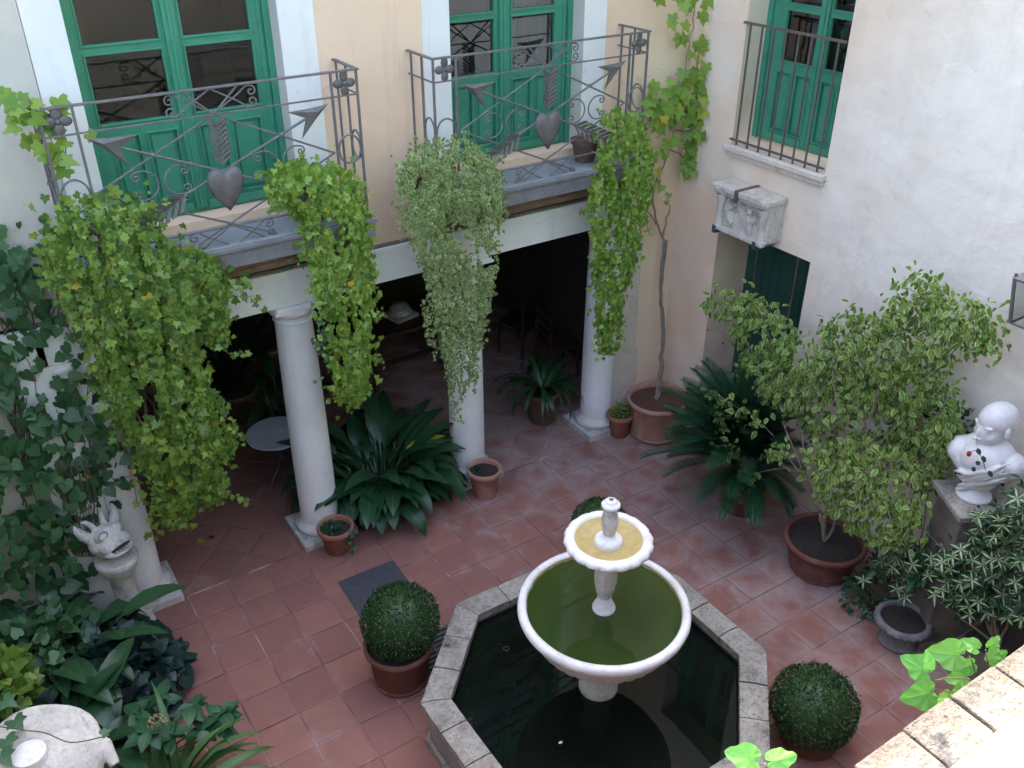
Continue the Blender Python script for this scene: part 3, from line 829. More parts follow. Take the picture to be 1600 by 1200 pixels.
# ---- balconies
def spiral(c, r0, turns, a0, sgn=1, n=26, plane_y=0):
    out = []
    for i in range(n+1):
        t = i/n; r = r0*(1-.82*t); a = a0+sgn*turns*2*pi*t
        out.append((c[0]+r*cos(a), plane_y, c[1]+r*sin(a)))
    return out
def feather(mb, p0, p1, w, n=9, y=0., t=.012):
    p0 = Vector((p0[0], y, p0[1])); p1 = Vector((p1[0], y, p1[1])); ax = (p1-p0); Ln = ax.length; ax.normalize(); pr = Vector((ax.z, 0, -ax.x))
    mb.tube([p0, p1], .010, 6)
    for i in range(n):
        for s_ in (-1, 1):
            a = p0+ax*(Ln*(i+.2)/n); tip = a+ax*(Ln*.17)+pr*s_*w+Vector((0, -.022, 0)); b = a+ax*(Ln*.60/n)
            q = b+ax*(Ln*.175)+pr*s_*w*.96+Vector((0, -.020, 0))
            th = Vector((0, t*.5, 0))
            vs = [a-th, b-th, q-th, tip-th, a+th, b+th, q+th, tip+th]
            mb.add(vs, [(0, 1, 2, 3), (7, 6, 5, 4), (0, 4, 5, 1), (1, 5, 6, 2), (2, 6, 7, 3), (3, 7, 4, 0)])
def arrowhead(mb, tip, base, w, y=0.):
    tip = Vector((tip[0], y, tip[1])); base = Vector((base[0], y, base[1])); ax = (tip-base).normalized(); pr = Vector((ax.z, 0, -ax.x)); L0 = (tip-base).length
    notch = base+ax*L0*.28
    for s_ in (-1, 1):
        barb = base-ax*L0*.1+pr*s_*w; midp = base+ax*L0*.55+pr*s_*w*.35
        f = Vector((0, -.02, 0)); bk = Vector((0, .008, 0)); mid = (notch+tip)*.5+Vector((0, -.028, 0))
        vs = [tip, notch+f*.6, barb, midp, mid, tip+bk, notch+bk, barb+bk, midp+bk]
        mb.add(vs, [(0, 4, 3), (4, 1, 2, 3), (0, 1, 4), (5, 8, 7, 6), (0, 3, 8, 5), (3, 2, 7, 8), (2, 1, 6, 7)])
def balcony(cx, label, w=2.2):
    F = -.55; top = 4.525; mid = 4.345; low = 3.52; base = 3.385
    B = thing('balcony', label, 'balcony', (cx, WY, base), 'wrought iron balconies over the loggia')
    hw = w/2
    m = MB(); m.box(cx-hw-.02, cx+hw+.02, F-.03, WY-.001, 3.335, base); obj('floor_slab', m, M['slab'], B, bevel=.006)
    m = MB(); m.box(cx-hw-.04, cx+hw+.04, F-.045, WY-.001, 3.205, 3.334); m.box(cx-hw-.055, cx+hw+.055, F-.065, F-.032, 3.335, 3.372); obj('edge_beam', m, M['slabedge'], B, bevel=.008)
    m = MB(); m.box(cx-hw+.02, cx+hw-.02, F+.19, WY-.001, 3.03, 3.2045); m.box(cx-hw, cx+hw, F+.10, WY-.001, 3.165, 3.2045); obj('timber_bracket', m, M['board'], B, bevel=.006)
    ir = M['iron']; x0, x1 = cx-hw, cx+hw
    def bar(p, q, r=.008, name='rail', flat=None):
        m = MB(); m.tube([p, q], r, 6); obj(name, m, ir, B)
    def sq(xa, xb, ya, yb, za, zb, name): m = MB(); m.box(xa, xb, ya, yb, za, zb); obj(name, m, ir, B, bevel=.002)
    sq(x0-.02, x1+.02, F-.016, F+.016, top-.006, top+.008, 'handrail')
    sq(x0-.02, x0+.012, F+.016, WY, top-.006, top+.008, 'handrail'); sq(x1-.012, x1+.02, F+.016, WY, top-.006, top+.008, 'handrail')
    sq(x0, x1, F-.006, F+.006, mid-.006, mid+.006, 'rail')
    sq(x0, x1, F-.006, F+.006, low-.006, low+.006, 'rail')
    for x in (x0, x1):
        sq(x-.006, x+.006, F+.007, WY, mid-.006, mid+.006, 'rail'); sq(x-.006, x+.006, F+.007, WY, low-.006, low+.006, 'rail')
        sq(x-.008, x+.008, WY-.06, WY-.044, base, top-.007, 'post')
        sq(x-.008, x+.008, F+.18, F+.196, base, top-.007, 'post')
        e = [(x, F+.095+.082*cos(a), 3.94+.11*sin(a)) for a in np.linspace(0, 2*pi, 25)]
        m = MB(); m.tube(e, .008, 6, cap=False); obj('ring', m, ir, B)
    for x in (x0, x0+.205, x1-.205, x1): sq(x-.009, x+.009, F-.009, F+.009, base, top-.007, 'post')
    for xc in (x0+.1025, x1-.1025):
        e = [(xc+.09*cos(a), F, 3.94+.11*sin(a)) for a in np.linspace(0, 2*pi, 25)]
        m = MB(); m.tube(e, .008, 6, cap=False); obj('ring', m, ir, B)
        m = MB()
        for k_ in range(4):
            a = k_*pi/2; c_ = (xc+.048*cos(a), F, 4.435+.052*sin(a))
            m.ellipsoid(c_, (.034+.008*abs(cos(a)), .010, .034+.010*abs(sin(a))), 10, 6)
        m.ellipsoid((xc, F-.006, 4.435), (.018, .014, .018), 8, 6)
        obj('quatrefoil', m, M['lead'], B, smooth=True)
    H = .87
    # long straight bars
    z0 = 3.93
    bar((cx-H, F, z0), (cx, F, mid)); bar((cx+H, F, z0), (cx, F, mid))
    bar((cx-H, F, z0), (cx+.33, F-.006, base+.01)); bar((cx+H, F, z0), (cx-.33, F+.006, base+.01))
    bar((cx, F, mid), (cx+.20, F, top)); bar((cx, F, mid), (cx-.20, F, top))
    # arrows
    for s_ in (1, -1):
        tipx = cx+s_*(H-.02)
        dz = (4.30-3.94)/(H-.02)
        m = MB(); m.tube([(cx+s_*.70, F-.012, 3.94+dz*.70), (cx-s_*.30, F-.012+.006*s_, 3.94-dz*.30)], .009, 8)
        kx = cx+s_*.46; m.ellipsoid((kx, F-.012, 3.94+dz*.46), (.018, .018, .018), 8, 6)
        kx = cx+s_*.22; m.ellipsoid((kx, F-.012, 3.94+dz*.22), (.016, .016, .016), 8, 6)
        obj('arrow_shaft', m, ir, B)
        m = MB(); arrowhead(m, (tipx, 4.305), (cx+s_*.60, 3.94+dz*.60), .112, F-.012); obj('arrowhead', m, M['lead'], B)
        m = MB(); feather(m, (cx-s_*.28, 3.94-dz*.28), (cx-s_*.72, 3.94-dz*.28-.22), .075, 8, F-.02); obj('arrow_feather', m, M['lead'], B)
    m = MB(); feather(m, (cx, 3.99), (cx, 4.30), .066, 9, F-.02, .014)
    obj('arrow_feather', m, M['lead'], B)
    # heart
    m = MB(); vs = []; N, R_ = 28, 7
    for side in (1,):
        for i in range(R_+1):
            q = sin(pi/2*i/R_); dpt = .040*cos(pi/2*i/R_)
            for k_ in range(N):
                a = 2*pi*k_/N
                hx = .0083*16*sin(a)*abs(sin(a))**1.1; hz = .0122*(13*cos(a)-3.4*cos(2*a)-1.2*cos(3*a)-.4*cos(4*a))
                if hz < 0: hz *= 1.05
                vs.append((cx+hx*q, F-.03-dpt+(.01 if q > .99 else 0), 3.845+hz*q))
    fs = [(i*N+k_, i*N+(k_+1) % N, (i+1)*N+(k_+1) % N, (i+1)*N+k_) for i in range(R_) for k_ in range(N)]
    m.add(vs, fs); v2 = [(cx, F+.012, 3.845)]; m.add(v2+[vs[R_*N+k_] for k_ in range(N)], [(0, 1+(k_+1) % N, 1+k_) for k_ in range(N)])
    obj('heart', m, M['lead'], B, smooth=True)
    # scrolls
    def scroll(pts, name='scroll'):
        m = MB(); m.tube(pts, .0065, 6); obj(name, m, ir, B)
    for s_ in (-1, 1):
        for zz, sg in ((4.435, 1), (3.445, 1)):
            X0 = cx+s_*.285
            for up in (1, -1):
                sp = spiral((X0, zz+up*.038), .036, 1.05, (pi if s_ > 0 else 0)-0*up, -up*s_, 22, F)
                lead = [(cx+s_*.0, F, zz-up*.085), (cx+s_*.18, F, zz+up*.02), (cx+s_*.25, F, zz+up*.072)]
                sp = spiral((X0, zz+up*.036), .037, 1.15, pi/2*up, -s_*up, 22, F)
                scroll([lead[0], lead[1], lead[2]]+sp)
        X0 = cx+s_*.435
        for t in (-1, 1):
            for up in (1, -1):
                c0 = (X0+t*.165, 3.93+up*.062)
                sp = spiral(c0, .036, 1.2, pi/2*up, t*up*-1, 22, F)
                arc = [(X0+t*(.02+.0), F, 3.93), (X0+t*.035, F, 3.93+up*.05), (X0+t*.085, F, 3.93+up*.095), (X0+t*.14, F, 3.93+up*.103)]
                scroll([tuple(p) for p in smoothline(arc, 4)]+sp[1:])
    return B
b1 = balcony(1.79, 'left wrought iron balcony with heart and arrows, big ivy spilling from its left corner')
b2 = balcony(4.645, 'right wrought iron balcony with heart and arrows, fine variegated ivy at its left corner')
# =================================================================== FOUNTAIN
fx, fy = FC
fo = thing('fountain', 'tiered white marble fountain rising from a dark octagonal stone basin', 'fountain', (fx, fy, 0))
def octp(r, c=FC): # r = apothem
    R = r/cos(pi/8); return [(c[0]+R*cos(pi/8+k_*pi/4), c[1]+R*sin(pi/8+k_*pi/4)) for k_ in range(8)]
RO, RI = 1.262, 1.055
def ring_prism(mb, po, pi_, z0, z1):
    n = len(po)
    vs = [(x, y, z0) for x, y in po]+[(x, y, z1) for x, y in po]+[(x, y, z0) for x, y in pi_]+[(x, y, z1) for x, y in pi_]
    fs = []
    for i in range(n):
        j = (i+1) % n
        fs += [(i, j, n+j, n+i), (2*n+j, 2*n+i, 3*n+i, 3*n+j), (n+i, n+j, 3*n+j, 3*n+i), (j, i, 2*n+i, 2*n+j)]
    mb.add(vs, fs)
m = MB(); ring_prism(m, octp(RO-.05), octp(RI+.03), 0, .42); obj('basin_wall', m, M['render_grey'], fo, bevel=.004)
m = MB(); ring_prism(m, octp(RO-.02), octp(RO-.0501), 0, .085); obj('basin_skirt', m, M['coping'], fo, bevel=.01)
oo, oi = octp(RO), octp(RI)
for k_ in range(8):
    a0, a1 = oo[k_], oo[(k_+1) % 8]; b0, b1_ = oi[k_], oi[(k_+1) % 8]
    cuts = [0, .345, .665, 1.] if k_ % 2 == 0 else [0, .30, .62, 1.]
    for s0, s1 in zip(cuts[:-1], cuts[1:]):
        L_ = lambda p, q, t: (p[0]+(q[0]-p[0])*t, p[1]+(q[1]-p[1])*t)
        g_ = .006
        q0, q1 = s0+(g_ if s0 > 0 else g_*.3), s1-(g_ if s1 < 1 else g_*.3)
        # inner cuts follow the square joint direction
        def inn(t): 
            return min(1, max(0, .5+(t-.5)*RO/RI)) if 0 < t < 1 else t
        i0 = 0 if s0 == 0 else inn(s0)+g_; i1 = 1 if s1 == 1 else inn(s1)-g_
        if s0 == 0: i0 = g_*.3
        if s1 == 1: i1 = 1-g_*.3
        NN = 7; dz = rng.normal(0, .003)
        top = []
        for r_ in range(4):
            for c_ in range(NN+1):
                t = c_/NN; o_ = L_(a0, a1, q0+(q1-q0)*t); n_i = L_(b0, b1_, i0+(i1-i0)*t); u_ = r_/3
                p = L_(o_, n_i, u_)
                e_ = .006*(r_ in (0, 3))+.003*(c_ in (0, NN))
                top.append((p[0], p[1], .50+dz-e_+.0035*noise.noise(Vector((p[0]*9, p[1]*9, 3)))))
        m = MB(); W_ = NN+1
        fs = [(r_*W_+c_, r_*W_+c_+1, (r_+1)*W_+c_+1, (r_+1)*W_+c_) for r_ in range(3) for c_ in range(NN)]
        nb = len(top); bot = [(x, y, .422) for x, y, z in top]
        ringi = [c_ for c_ in range(W_)]+[r_*W_+NN for r_ in range(1, 4)]+[3*W_+c_ for c_ in range(NN-1, -1, -1)]+[r_*W_ for r_ in range(2, 0, -1)]
        j_ = .004
        top = [(x+j_*noise.noise(Vector((x*14, y*14, 9))), y+j_*noise.noise(Vector((x*14, y*14, 19))), z) for x, y, z in top]
        fs += [(ringi[i], ringi[(i+1) % len(ringi)], ringi[(i+1) % len(ringi)]+nb, ringi[i]+nb) for i in range(len(ringi))]
        m.add(top+bot, fs); obj('coping_stone', m, M['coping'], fo)
m = MB(); m.add([(x, y, .385) for x, y in octp(RI+.01)], [tuple(range(8))]); obj('basin_water', m, M['pond'], fo)
# low stem and big bowl
fl = lambda n, a: (lambda i, t: 1+a*cos(n*t))
m = MB(); m.lathe([(.15, .30), (.15, .42), (.14, .46), (.11, .50), (.10, .60), (.115, .70), (.14, .76), (.155, .80)], (fx, fy, 0), 48, capb=True); obj('stem', m, M['marble_worn'], fo, smooth=True)
prof = [(.155, .78), (.24, .81), (.34, .85), (.43, .915), (.50, .99), (.545, 1.07), (.565, 1.12)]
m = MB(); m.lathe(prof, (fx, fy, 0), 144, mod=lambda i, t: 1+(.018 if 0 < i < 6 else 0)*abs(sin(18*t))**.6*(1 if i < 6 else 0)); obj('big_bowl', m, M['marble_worn'], fo, smooth=True)
m = MB(); m.lathe([(.565, 1.12), (.575, 1.125), (.590, 1.150), (.605, 1.165), (.622, 1.185), (.628, 1.21), (.622, 1.235), (.606, 1.246), (.582, 1.248), (.566, 1.238), (.560, 1.215), (.552, 1.18)], (fx, fy, 0), 112, mod=lambda i, t: 1+.004*noise.noise(Vector((cos(t)*6, sin(t)*6, i*.3)))); obj('bowl_rim', m, M['marble'], fo, smooth=True)
m = MB(); m.lathe([(.556, 1.205), (.45, .98), (.25, .85), (.02, .82)], (fx, fy, 0), 64); obj('bowl_inside', m, M['bowlwater'], fo, smooth=True)
m = MB(); m.add([(fx+.560*cos(2*pi*k_/96), fy+.560*sin(2*pi*k_/96), 1.205) for k_ in range(96)], [tuple(range(96))]); obj('bowl_water', m, M['bowlwater'], fo)
m = MB(); m.lathe([(.5580, 1.2055), (.5590, 1.216), (.5620, 1.229)], (fx, fy, 0), 112, mod=lambda i, t: 1-.006*max(0, noise.noise(Vector((cos(t)*9, sin(t)*9, 2))))); obj('algae_line', m, M['algae'], fo, smooth=True)
# baluster 1
m = MB(); m.lathe([(.084, 1.19), (.084, 1.222), (.078, 1.232), (.068, 1.238), (.070, 1.255), (.056, 1.27), (.050, 1.33)], (fx, fy, 0), 40); obj('baluster_foot', m, M['marble'], fo, smooth=True)
m = MB(); m.lathe([(.050, 1.33), (.064, 1.38), (.076, 1.45), (.080, 1.52), (.073, 1.60), (.058, 1.66), (.054, 1.70), (.085, 1.72)], (fx, fy, 0), 72, mod=lambda i, t: 1+(.07*abs(sin(6*t))-.03 if 0 < i < 7 else 0)); obj('baluster', m, M['marble_worn'], fo, smooth=True)
# upper bowl with a leafy lip
def lip(i, t):
    if i < 3 or i > 9: return 1
    k_ = 1-abs(i-6)/4
    return 1+k_*(.045*abs(sin(9*t))**.7+.022*abs(sin(22*t+.6)))
m = MB(); m.lathe([(.085, 1.72), (.13, 1.735), (.19, 1.76), (.235, 1.785), (.265, 1.80), (.283, 1.815), (.295, 1.832), (.297, 1.85), (.288, 1.868), (.268, 1.878), (.250, 1.876), (.238, 1.868), (.232, 1.855)], (fx, fy, 0), 144, mod=lip); obj('upper_bowl', m, M['marble'], fo, smooth=True)
m = MB(); m.lathe([(.236, 1.860), (.20, 1.838), (.13, 1.822), (.06, 1.816), (.001, 1.815)], (fx, fy, 0), 64); obj('upper_bowl_floor', m, M['algae'], fo, smooth=True)
m = MB(); m.lathe([(.096, 1.815), (.098, 1.84), (.094, 1.858), (.082, 1.868), (.06, 1.876), (.045, 1.885), (.040, 1.90)], (fx, fy, 0), 40); obj('finial_foot', m, M['marble'], fo, smooth=True)
m = MB(); m.lathe([(.040, 1.90), (.044, 1.92), (.052, 1.96), (.057, 2.00), (.056, 2.04), (.050, 2.075), (.042, 2.10), (.040, 2.12)], (fx, fy, 0), 72, mod=lambda i, t: 1+(.06*abs(sin(6*t+i*.2))-.02 if 0 < i < 7 else 0)); obj('finial', m, M['marble_worn'], fo, smooth=True)
m = MB(); m.lathe([(.040, 2.12), (.056, 2.13), (.064, 2.14), (.065, 2.155), (.060, 2.163), (.046, 2.17), (.040, 2.18), (.036, 2.19), (.016, 2.196)], (fx, fy, 0), 40); obj('finial_cap', m, M['marble'], fo, smooth=True)
m = MB(); m.lathe([(.0165, 2.1955), (.0165, 2.199), (.001, 2.199)], (fx, fy, 0), 16); obj('spout', m, M['lead'], fo)
# floating bits
p = at(876, 1160, 2, .388); m = MB(); m.ellipsoid((0, 0, 0), (.017, .011, .005), 8, 4); 
for v_ in (0,): m.v = [(x+p[0], y+p[1], z+.388) for x, y, z in m.v]
tag(obj('floating_petal', m, M['marble']), 'tiny white petal floating on the dark basin water', 'petal')
p = at(791, 1013, 2, .388); m = MB(); m.tube([(p[0]+.022*cos(a), p[1]+.022*sin(a), .386) for a in np.linspace(0, 2*pi, 25)], .0018, 5, cap=False)
tag(obj('floating_ring', m, M['concrete']), 'thin pale ring floating on the dark basin water', 'ring')

# =================================================================== POTS
def pot(name, label, cat, x, y, h, r, rb, mat, soilm, group=None, rim=.03, rimh=.05, tilt=0, soilz=.05, bands=(), n=48, wob=.004):
    t = thing(name, label, cat, (x, y, 0), group)
    m = MB()
    pr = [(rb*.9, 0.004), (rb, .012)]
    for (bz, bw) in bands: pr += [(rb+(r-rb)*bz/h, bz), (rb+(r-rb)*bz/h+bw, bz+.008), (rb+(r-rb)*bz/h+bw, bz+.022), (rb+(r-rb)*(bz+.03)/h, bz+.03)]
    pr += [(r-.012, h-rimh-.006), (r-.010+rim*.2, h-rimh), (r+rim*.5, h-rimh+.008), (r+rim*.6, h-.012), (r+rim*.35, h), (r-rim*.15, h+.002), (r-rim*.6, h-.01), (r-rim*.75, h-soilz-.02)]
    m.lathe(pr, n=n, mod=lambda i, a: 1+wob*noise.noise(Vector((cos(a)*3, sin(a)*3, i*.7+x))), capb=True)
    obj('body', m, mat, t, world=False, smooth=False, autos=50)
    m = MB(); rs = r-rim*.7; N_ = 28
    rings = [(rs*q, h-soilz+.012*(1-q)) for q in (1., .75, .5, .25)]
    m.lathe(rings, n=N_, capt=True); m.noise(.008, 14, x)
    obj('soil', m, soilm, t, world=False, smooth=True)
    return t
TG = 'clay pots standing by the loggia columns'
pB = pot('flower_pot', 'clay pot with a trailing sprig on the plinth corner beside the round table', 'plant pot', 2.345, -.40, .30, .165, .115, M['terra'], M['soil'], TG)
pC = pot('flower_pot', 'chalky clay pot at the foot of the middle column right of aspidistra', 'plant pot', 4.02, -.43, .34, .170, .125, M['terra_pale'], M['soil'], TG)
pS = pot('flower_pot', 'small clay pot with a bushy herb squeezed beside the rightmost column', 'plant pot', 5.93, -.33, .30, .145, .10, M['terra'], M['soil'], TG)
pV = pot('vine_tub', 'large chalky clay tub in the corner holding the grape vine stem', 'plant pot', 6.30, -.53, .50, .335, .27, M['terra_pale'], M['mulch'], bands=((.03, .012),), soilz=.06, rim=.035)
pT = pot('shrub_tub', 'wide red clay tub on the right under the variegated shrub', 'plant pot', 6.10, -3.16, .37, .36, .27, M['terra_red'], M['soil'], bands=((.02, .014), (.06, .010)), soilz=.07, rim=.04)
pL = pot('topiary_tub', 'dark red clay tub under the clipped ball left of the fountain', 'plant pot', 2.13, -2.17, .42, .27, .215, M['terra_red'], M['soil'], bands=((.02, .012),))
pR = pot('topiary_tub', 'dark red clay tub under the clipped ball at the bottom right of the fountain', 'plant pot', 4.50, -4.43, .22, .25, .22, M['terra_red'], M['soil'])
p3 = pot('topiary_tub', 'clay tub hidden behind the upper fountain bowl', 'plant pot', 4.26, -2.06, .38, .20, .16, M['terra_dark'], M['soil'])
# scalloped cast stone urn
ur = thing('scalloped_planter', 'round grey cast stone planter with scalloped lip on the right', 'planter', (5.93, -4.17, 0))
m = MB(); m.lathe([(.145, 0), (.165, .008), (.168, .03), (.155, .045), (.148, .06), (.152, .14), (.166, .20), (.178, .225)], n=64, mod=lambda i, a: 1+(.018*sin(22*a) if 3 < i < 7 else 0), capb=True); obj('body', m, M['concrete'], ur, world=False, smooth=True)
m = MB(); m.lathe([(.185, .215), (.205, .218), (.222, .232), (.228, .250), (.222, .272), (.208, .284), (.192, .282), (.184, .270), (.180, .22)], n=96, mod=lambda i, a: 1+(.075*abs(sin(11*a))**.7 if i in (1, 2, 3) else (-.03*abs(cos(11*a)) if i == 0 else 0))); obj('scalloped_lip', m, M['concrete'], ur, world=False, smooth=True)
m = MB(); m.lathe([(.184, .245), (.12, .255), (.06, .25)], n=24, capt=True); m.noise(.008, 15); obj('soil', m, M['soil'], ur, world=False, smooth=True)

def topiary(label, x, y, z, r, mat, n=5200, par=None, stems=True):
    t = thing('topiary_ball', label, 'shrub', (x, y, z-r))
    m = MB(); m.ellipsoid((x, y, z), (r*.88, r*.88, r*.86), 28, 18, lambda d: 1+.03*noise.noise(Vector(d)*4)); obj('inner_growth', m, L['box'], t, smooth=True)
    d = rng.normal(0, 1, (n, 3)); d /= np.linalg.norm(d, axis=1, keepdims=True)
    stray = (rng.random(n) < .02)*rng.uniform(.02, .09, n)
    rr = r*(1+stray+.05*nz(d*1.0+np.array([x, y, 0]), 3.1, 2)+rng.normal(0, .022, n)-.02)
    pos = np.array([x, y, z])+d*rr[:, None]*np.array([1, 1, .96])
    dr = d*.9+rng.normal(0, .75, (n, 3)); nr = d+rng.normal(0, .6, (n, 3))
    leaves(t, pos, dr, nr, rng.uniform(.016, .027, n), 'small', mat, 0)
    if stems: m = MB(); m.tube([(x, y, z-r-.1), (x, y, z-r*.5)], .02, 6); obj('trunk', m, M['bark'], t)
    return t
topiary('clipped box ball in a red tub left of the fountain', 2.16, -2.17, .635, .305, L['box'], 7500)
topiary('clipped box ball with yellowish flecks at the bottom right of the fountain', 4.49, -4.42, .36, .315, L['box'], 7500)
topiary('small clipped box ball peeping out behind the upper fountain bowl', 4.26, -2.06, .60, .25, L['box'], 3500)

# ground fittings
p = [(2.15, -.83), (2.72, -.845), (2.70, -1.42), (2.13, -1.41)]
cv = thing('manhole_cover', 'square dark iron cover plate set in the tiles behind the clipped ball', 'cover plate', (2.42, -1.12, 0))
m = MB(); m.prism([(a, b) for a, b in p], .0045, .012, 2); obj('plate', m, M['iron_dark'], cv, bevel=.002)
for dx in (-.02, .02): m = MB(); m.box(2.43+dx-.007, 2.43+dx+.007, -1.13, -1.11, .0122, .014); obj('lift_slot', m, M['soil'], cv)
gd = thing('drain_grate', 'slotted iron drain grate between the clipped ball and basin corner', 'grate', (2.45, -2.2, 0))
m = MB(); m.box(2.32, 2.72, -2.30, -1.88, .0042, .007); obj('pit', m, M['soil'], gd)
for i in range(9):
    yy = -2.28+i*.048; m = MB(); m.box(2.33, 2.715, yy, yy+.026, .0075, .016); obj('grate_bar', m, M['iron_dark'], gd)
for xx in (2.30, 2.50, 2.716): m = MB(); m.box(xx, xx+.022, -2.31, -1.87, .0165, .02); obj('grate_frame', m, M['iron_dark'], gd)
# =================================================================== PLANTS
def cloud(root, pts, ax, v, n, size, mat, tpl, bulge=.2, nparts=0, jag=.04, lean=(-.6, -.2, 1.), tipd=(-.4, -.2, -.6), seed=0, extra=0.):
    """foliage cloud whose outline is given on the plane axis=v, thick along that axis"""
    o = [1, 2] if ax == 0 else ([0, 2] if ax == 1 else [0, 1])
    poly = [(lambda q: (q[o[0]], q[o[1]]))(at(px, py, ax, v)) for px, py in pts]
    P, d = sample_curtain(poly, n, jag)
    q = nz(P, 5, seed+1)
    dep = (rng.random(n)-.5)*2*bulge*(np.minimum(1, d/.15)**.5*.8+.2)+q*bulge*.5
    pos = np.zeros((n, 3)); pos[:, ax] = v+dep; pos[:, o[0]] = P[:, 0]; pos[:, o[1]] = P[:, 1]
    nr = np.array(lean)+rng.normal(0, .5, (n, 3)); dr = np.array(tipd)+rng.normal(0, .55, (n, 3))
    sz = size*(1+.25*rng.normal(0, 1, n).clip(-1.6, 2))
    pos[:, 0] = np.minimum(pos[:, 0], XR-.05-.3*size)
    leaves(root, pos, dr, nr, sz, tpl, mat, nparts)
    return pos
def bush(root, c, r, n, size, tpl, mat, nparts=0, up=.6, jit=.5, shell=.6, tdown=.3):
    d = rng.normal(0, 1, (n, 3)); d /= np.linalg.norm(d, axis=1, keepdims=True); d[:, 2] = abs(d[:, 2])*.9+d[:, 2]*.1
    rr = shell+(1-shell)*rng.random(n)**.5
    rr *= 1+.25*nz(d*1.5+np.array([c[0], c[1], 0]), 2, 3)
    pos = np.array(c)+d*np.array(r)*rr[:, None]
    nr = d*.6+np.array([0, 0, up])+rng.normal(0, jit, (n, 3)); dr = d+np.array([0, 0, -tdown])+rng.normal(0, jit, (n, 3))
    leaves(root, pos, dr, nr, size*rng.uniform(.65, 1.25, n), tpl, mat, nparts)
    return pos
def twigs(root, base, tips, r0=.02, r1=.004, mat=None, name='branch', sag=0., jit=.02):
    for t in tips:
        a, b = Vector(base), Vector(t); mid = a.lerp(b, .5)+Vector(rng.normal(0, .05, 3))+Vector((0, 0, .08-sag))
        W = smoothline([a, a.lerp(mid, .5)+Vector(rng.normal(0, .02, 3)), mid, b], 4, jit*.3)
        m = MB(); m.tube(W, list(np.linspace(r0, r1, len(W))), 6); obj(name, m, mat or M['bark'], root)

PF = -.64
# --- hanging ivies in pots on the balconies
def balcony_pot(root, px, py, z, r=.13, h=.22, y=None, mat=None):
    q = at(px, py, 2, z+h*.5); x = q[0]; y = q[1] if y is None else y
    m = MB(); m.lathe([(r*.7, z), (r*.95, z+h-.04), (r*1.08, z+h-.035), (r*1.08, z+h), (r*.95, z+h), (r*.9, z+h-.03), (.01, z+h-.03)], (x, y, 0), 28, capb=True)
    return obj('pot', m, mat or M['terra_dark'], root, autos=50)
i1 = thing('hanging_ivy', 'huge green ivy pouring from the left balcony down in front of the loggia', 'ivy', tuple(at(190, 330, 1, PF)), 'ivies hanging from the balconies')
curtain(i1, [(98, 335), (150, 318), (215, 322), (240, 350), (255, 400), (300, 440), (325, 470), (312, 520), (305, 560), (322, 610), (345, 650), (358, 690), (352, 720), (338, 735), (350, 765), (330, 785), (312, 770), (300, 800), (285, 818), (272, 795), (262, 815), (250, 790), (245, 755), (232, 730), (222, 690), (205, 680), (182, 640), (160, 560), (125, 490), (95, 440), (78, 395)],
        PF, 7000, .050, L['ivy'], bulge=.20, nparts=290, jag=.05)
curtain(i1, [(275, 395), (318, 405), (345, 425), (350, 470), (352, 530), (335, 520), (322, 470), (290, 440)], PF-.04, 700, .046, L['ivy'], bulge=.10, nparts=0, jag=.04)
strands(i1, [[(330, 425), (362, 445), (390, 462), (408, 472)], [(335, 500), (350, 540), (370, 555), (382, 552)], [(345, 650), (365, 672), (378, 690)], [(340, 760), (365, 775), (388, 780)], [(350, 410), (380, 430), (392, 450)], [(300, 440), (340, 520), (352, 545)]], PF-.02, .048, L['ivy'], r=.003)
m = MB()
for k_ in range(11):
    x0 = 100+k_*10; pts = [(x0, 350), (x0+25+k_*4, 480), (x0+70, 600+k_*3), (x0+85, 700+(k_ % 4)*30)]
    m.tube(smoothline([at(px, py, 1, PF+.03) for px, py in pts], 4, .015), .004, 4)
tag(obj('stem', m, M['stem'], i1), kind='stuff')
balcony_pot(i1, 165, 345, 3.39, .16, .24, -.36)

i2 = thing('hanging_ivy', 'bright green ivy cascading from the right end of the left balcony beside the second column', 'ivy', tuple(at(500, 300, 1, PF)), 'ivies hanging from the balconies')
curtain(i2, [(428, 285), (445, 258), (490, 262), (540, 270), (562, 300), (570, 350), (578, 400), (580, 470), (575, 520), (578, 560), (572, 610), (556, 632), (535, 622), (530, 560), (520, 500), (508, 480), (500, 430), (482, 390), (476, 350), (462, 325), (432, 320)],
        PF, 4200, .041, L['ivy_lime'], bulge=.13, nparts=290, jag=.045)
strands(i2, [[(575, 480), (592, 488), (603, 490)], [(570, 555), (590, 562), (600, 565)], [(512, 500), (498, 540), (515, 560)], [(560, 590), (530, 612), (512, 628)], [(470, 300), (440, 290), (415, 298)], [(440, 330), (425, 300), (418, 275)]], PF, .040, L['ivy_lime'])
strands(i2, [[(515, 500), (505, 530), (512, 560), (520, 580)], [(510, 480), (498, 515), (500, 545)]], PF+.10, .075, L['ivy_dark'])
balcony_pot(i2, 500, 320, 3.39, .14, .2, -.36)

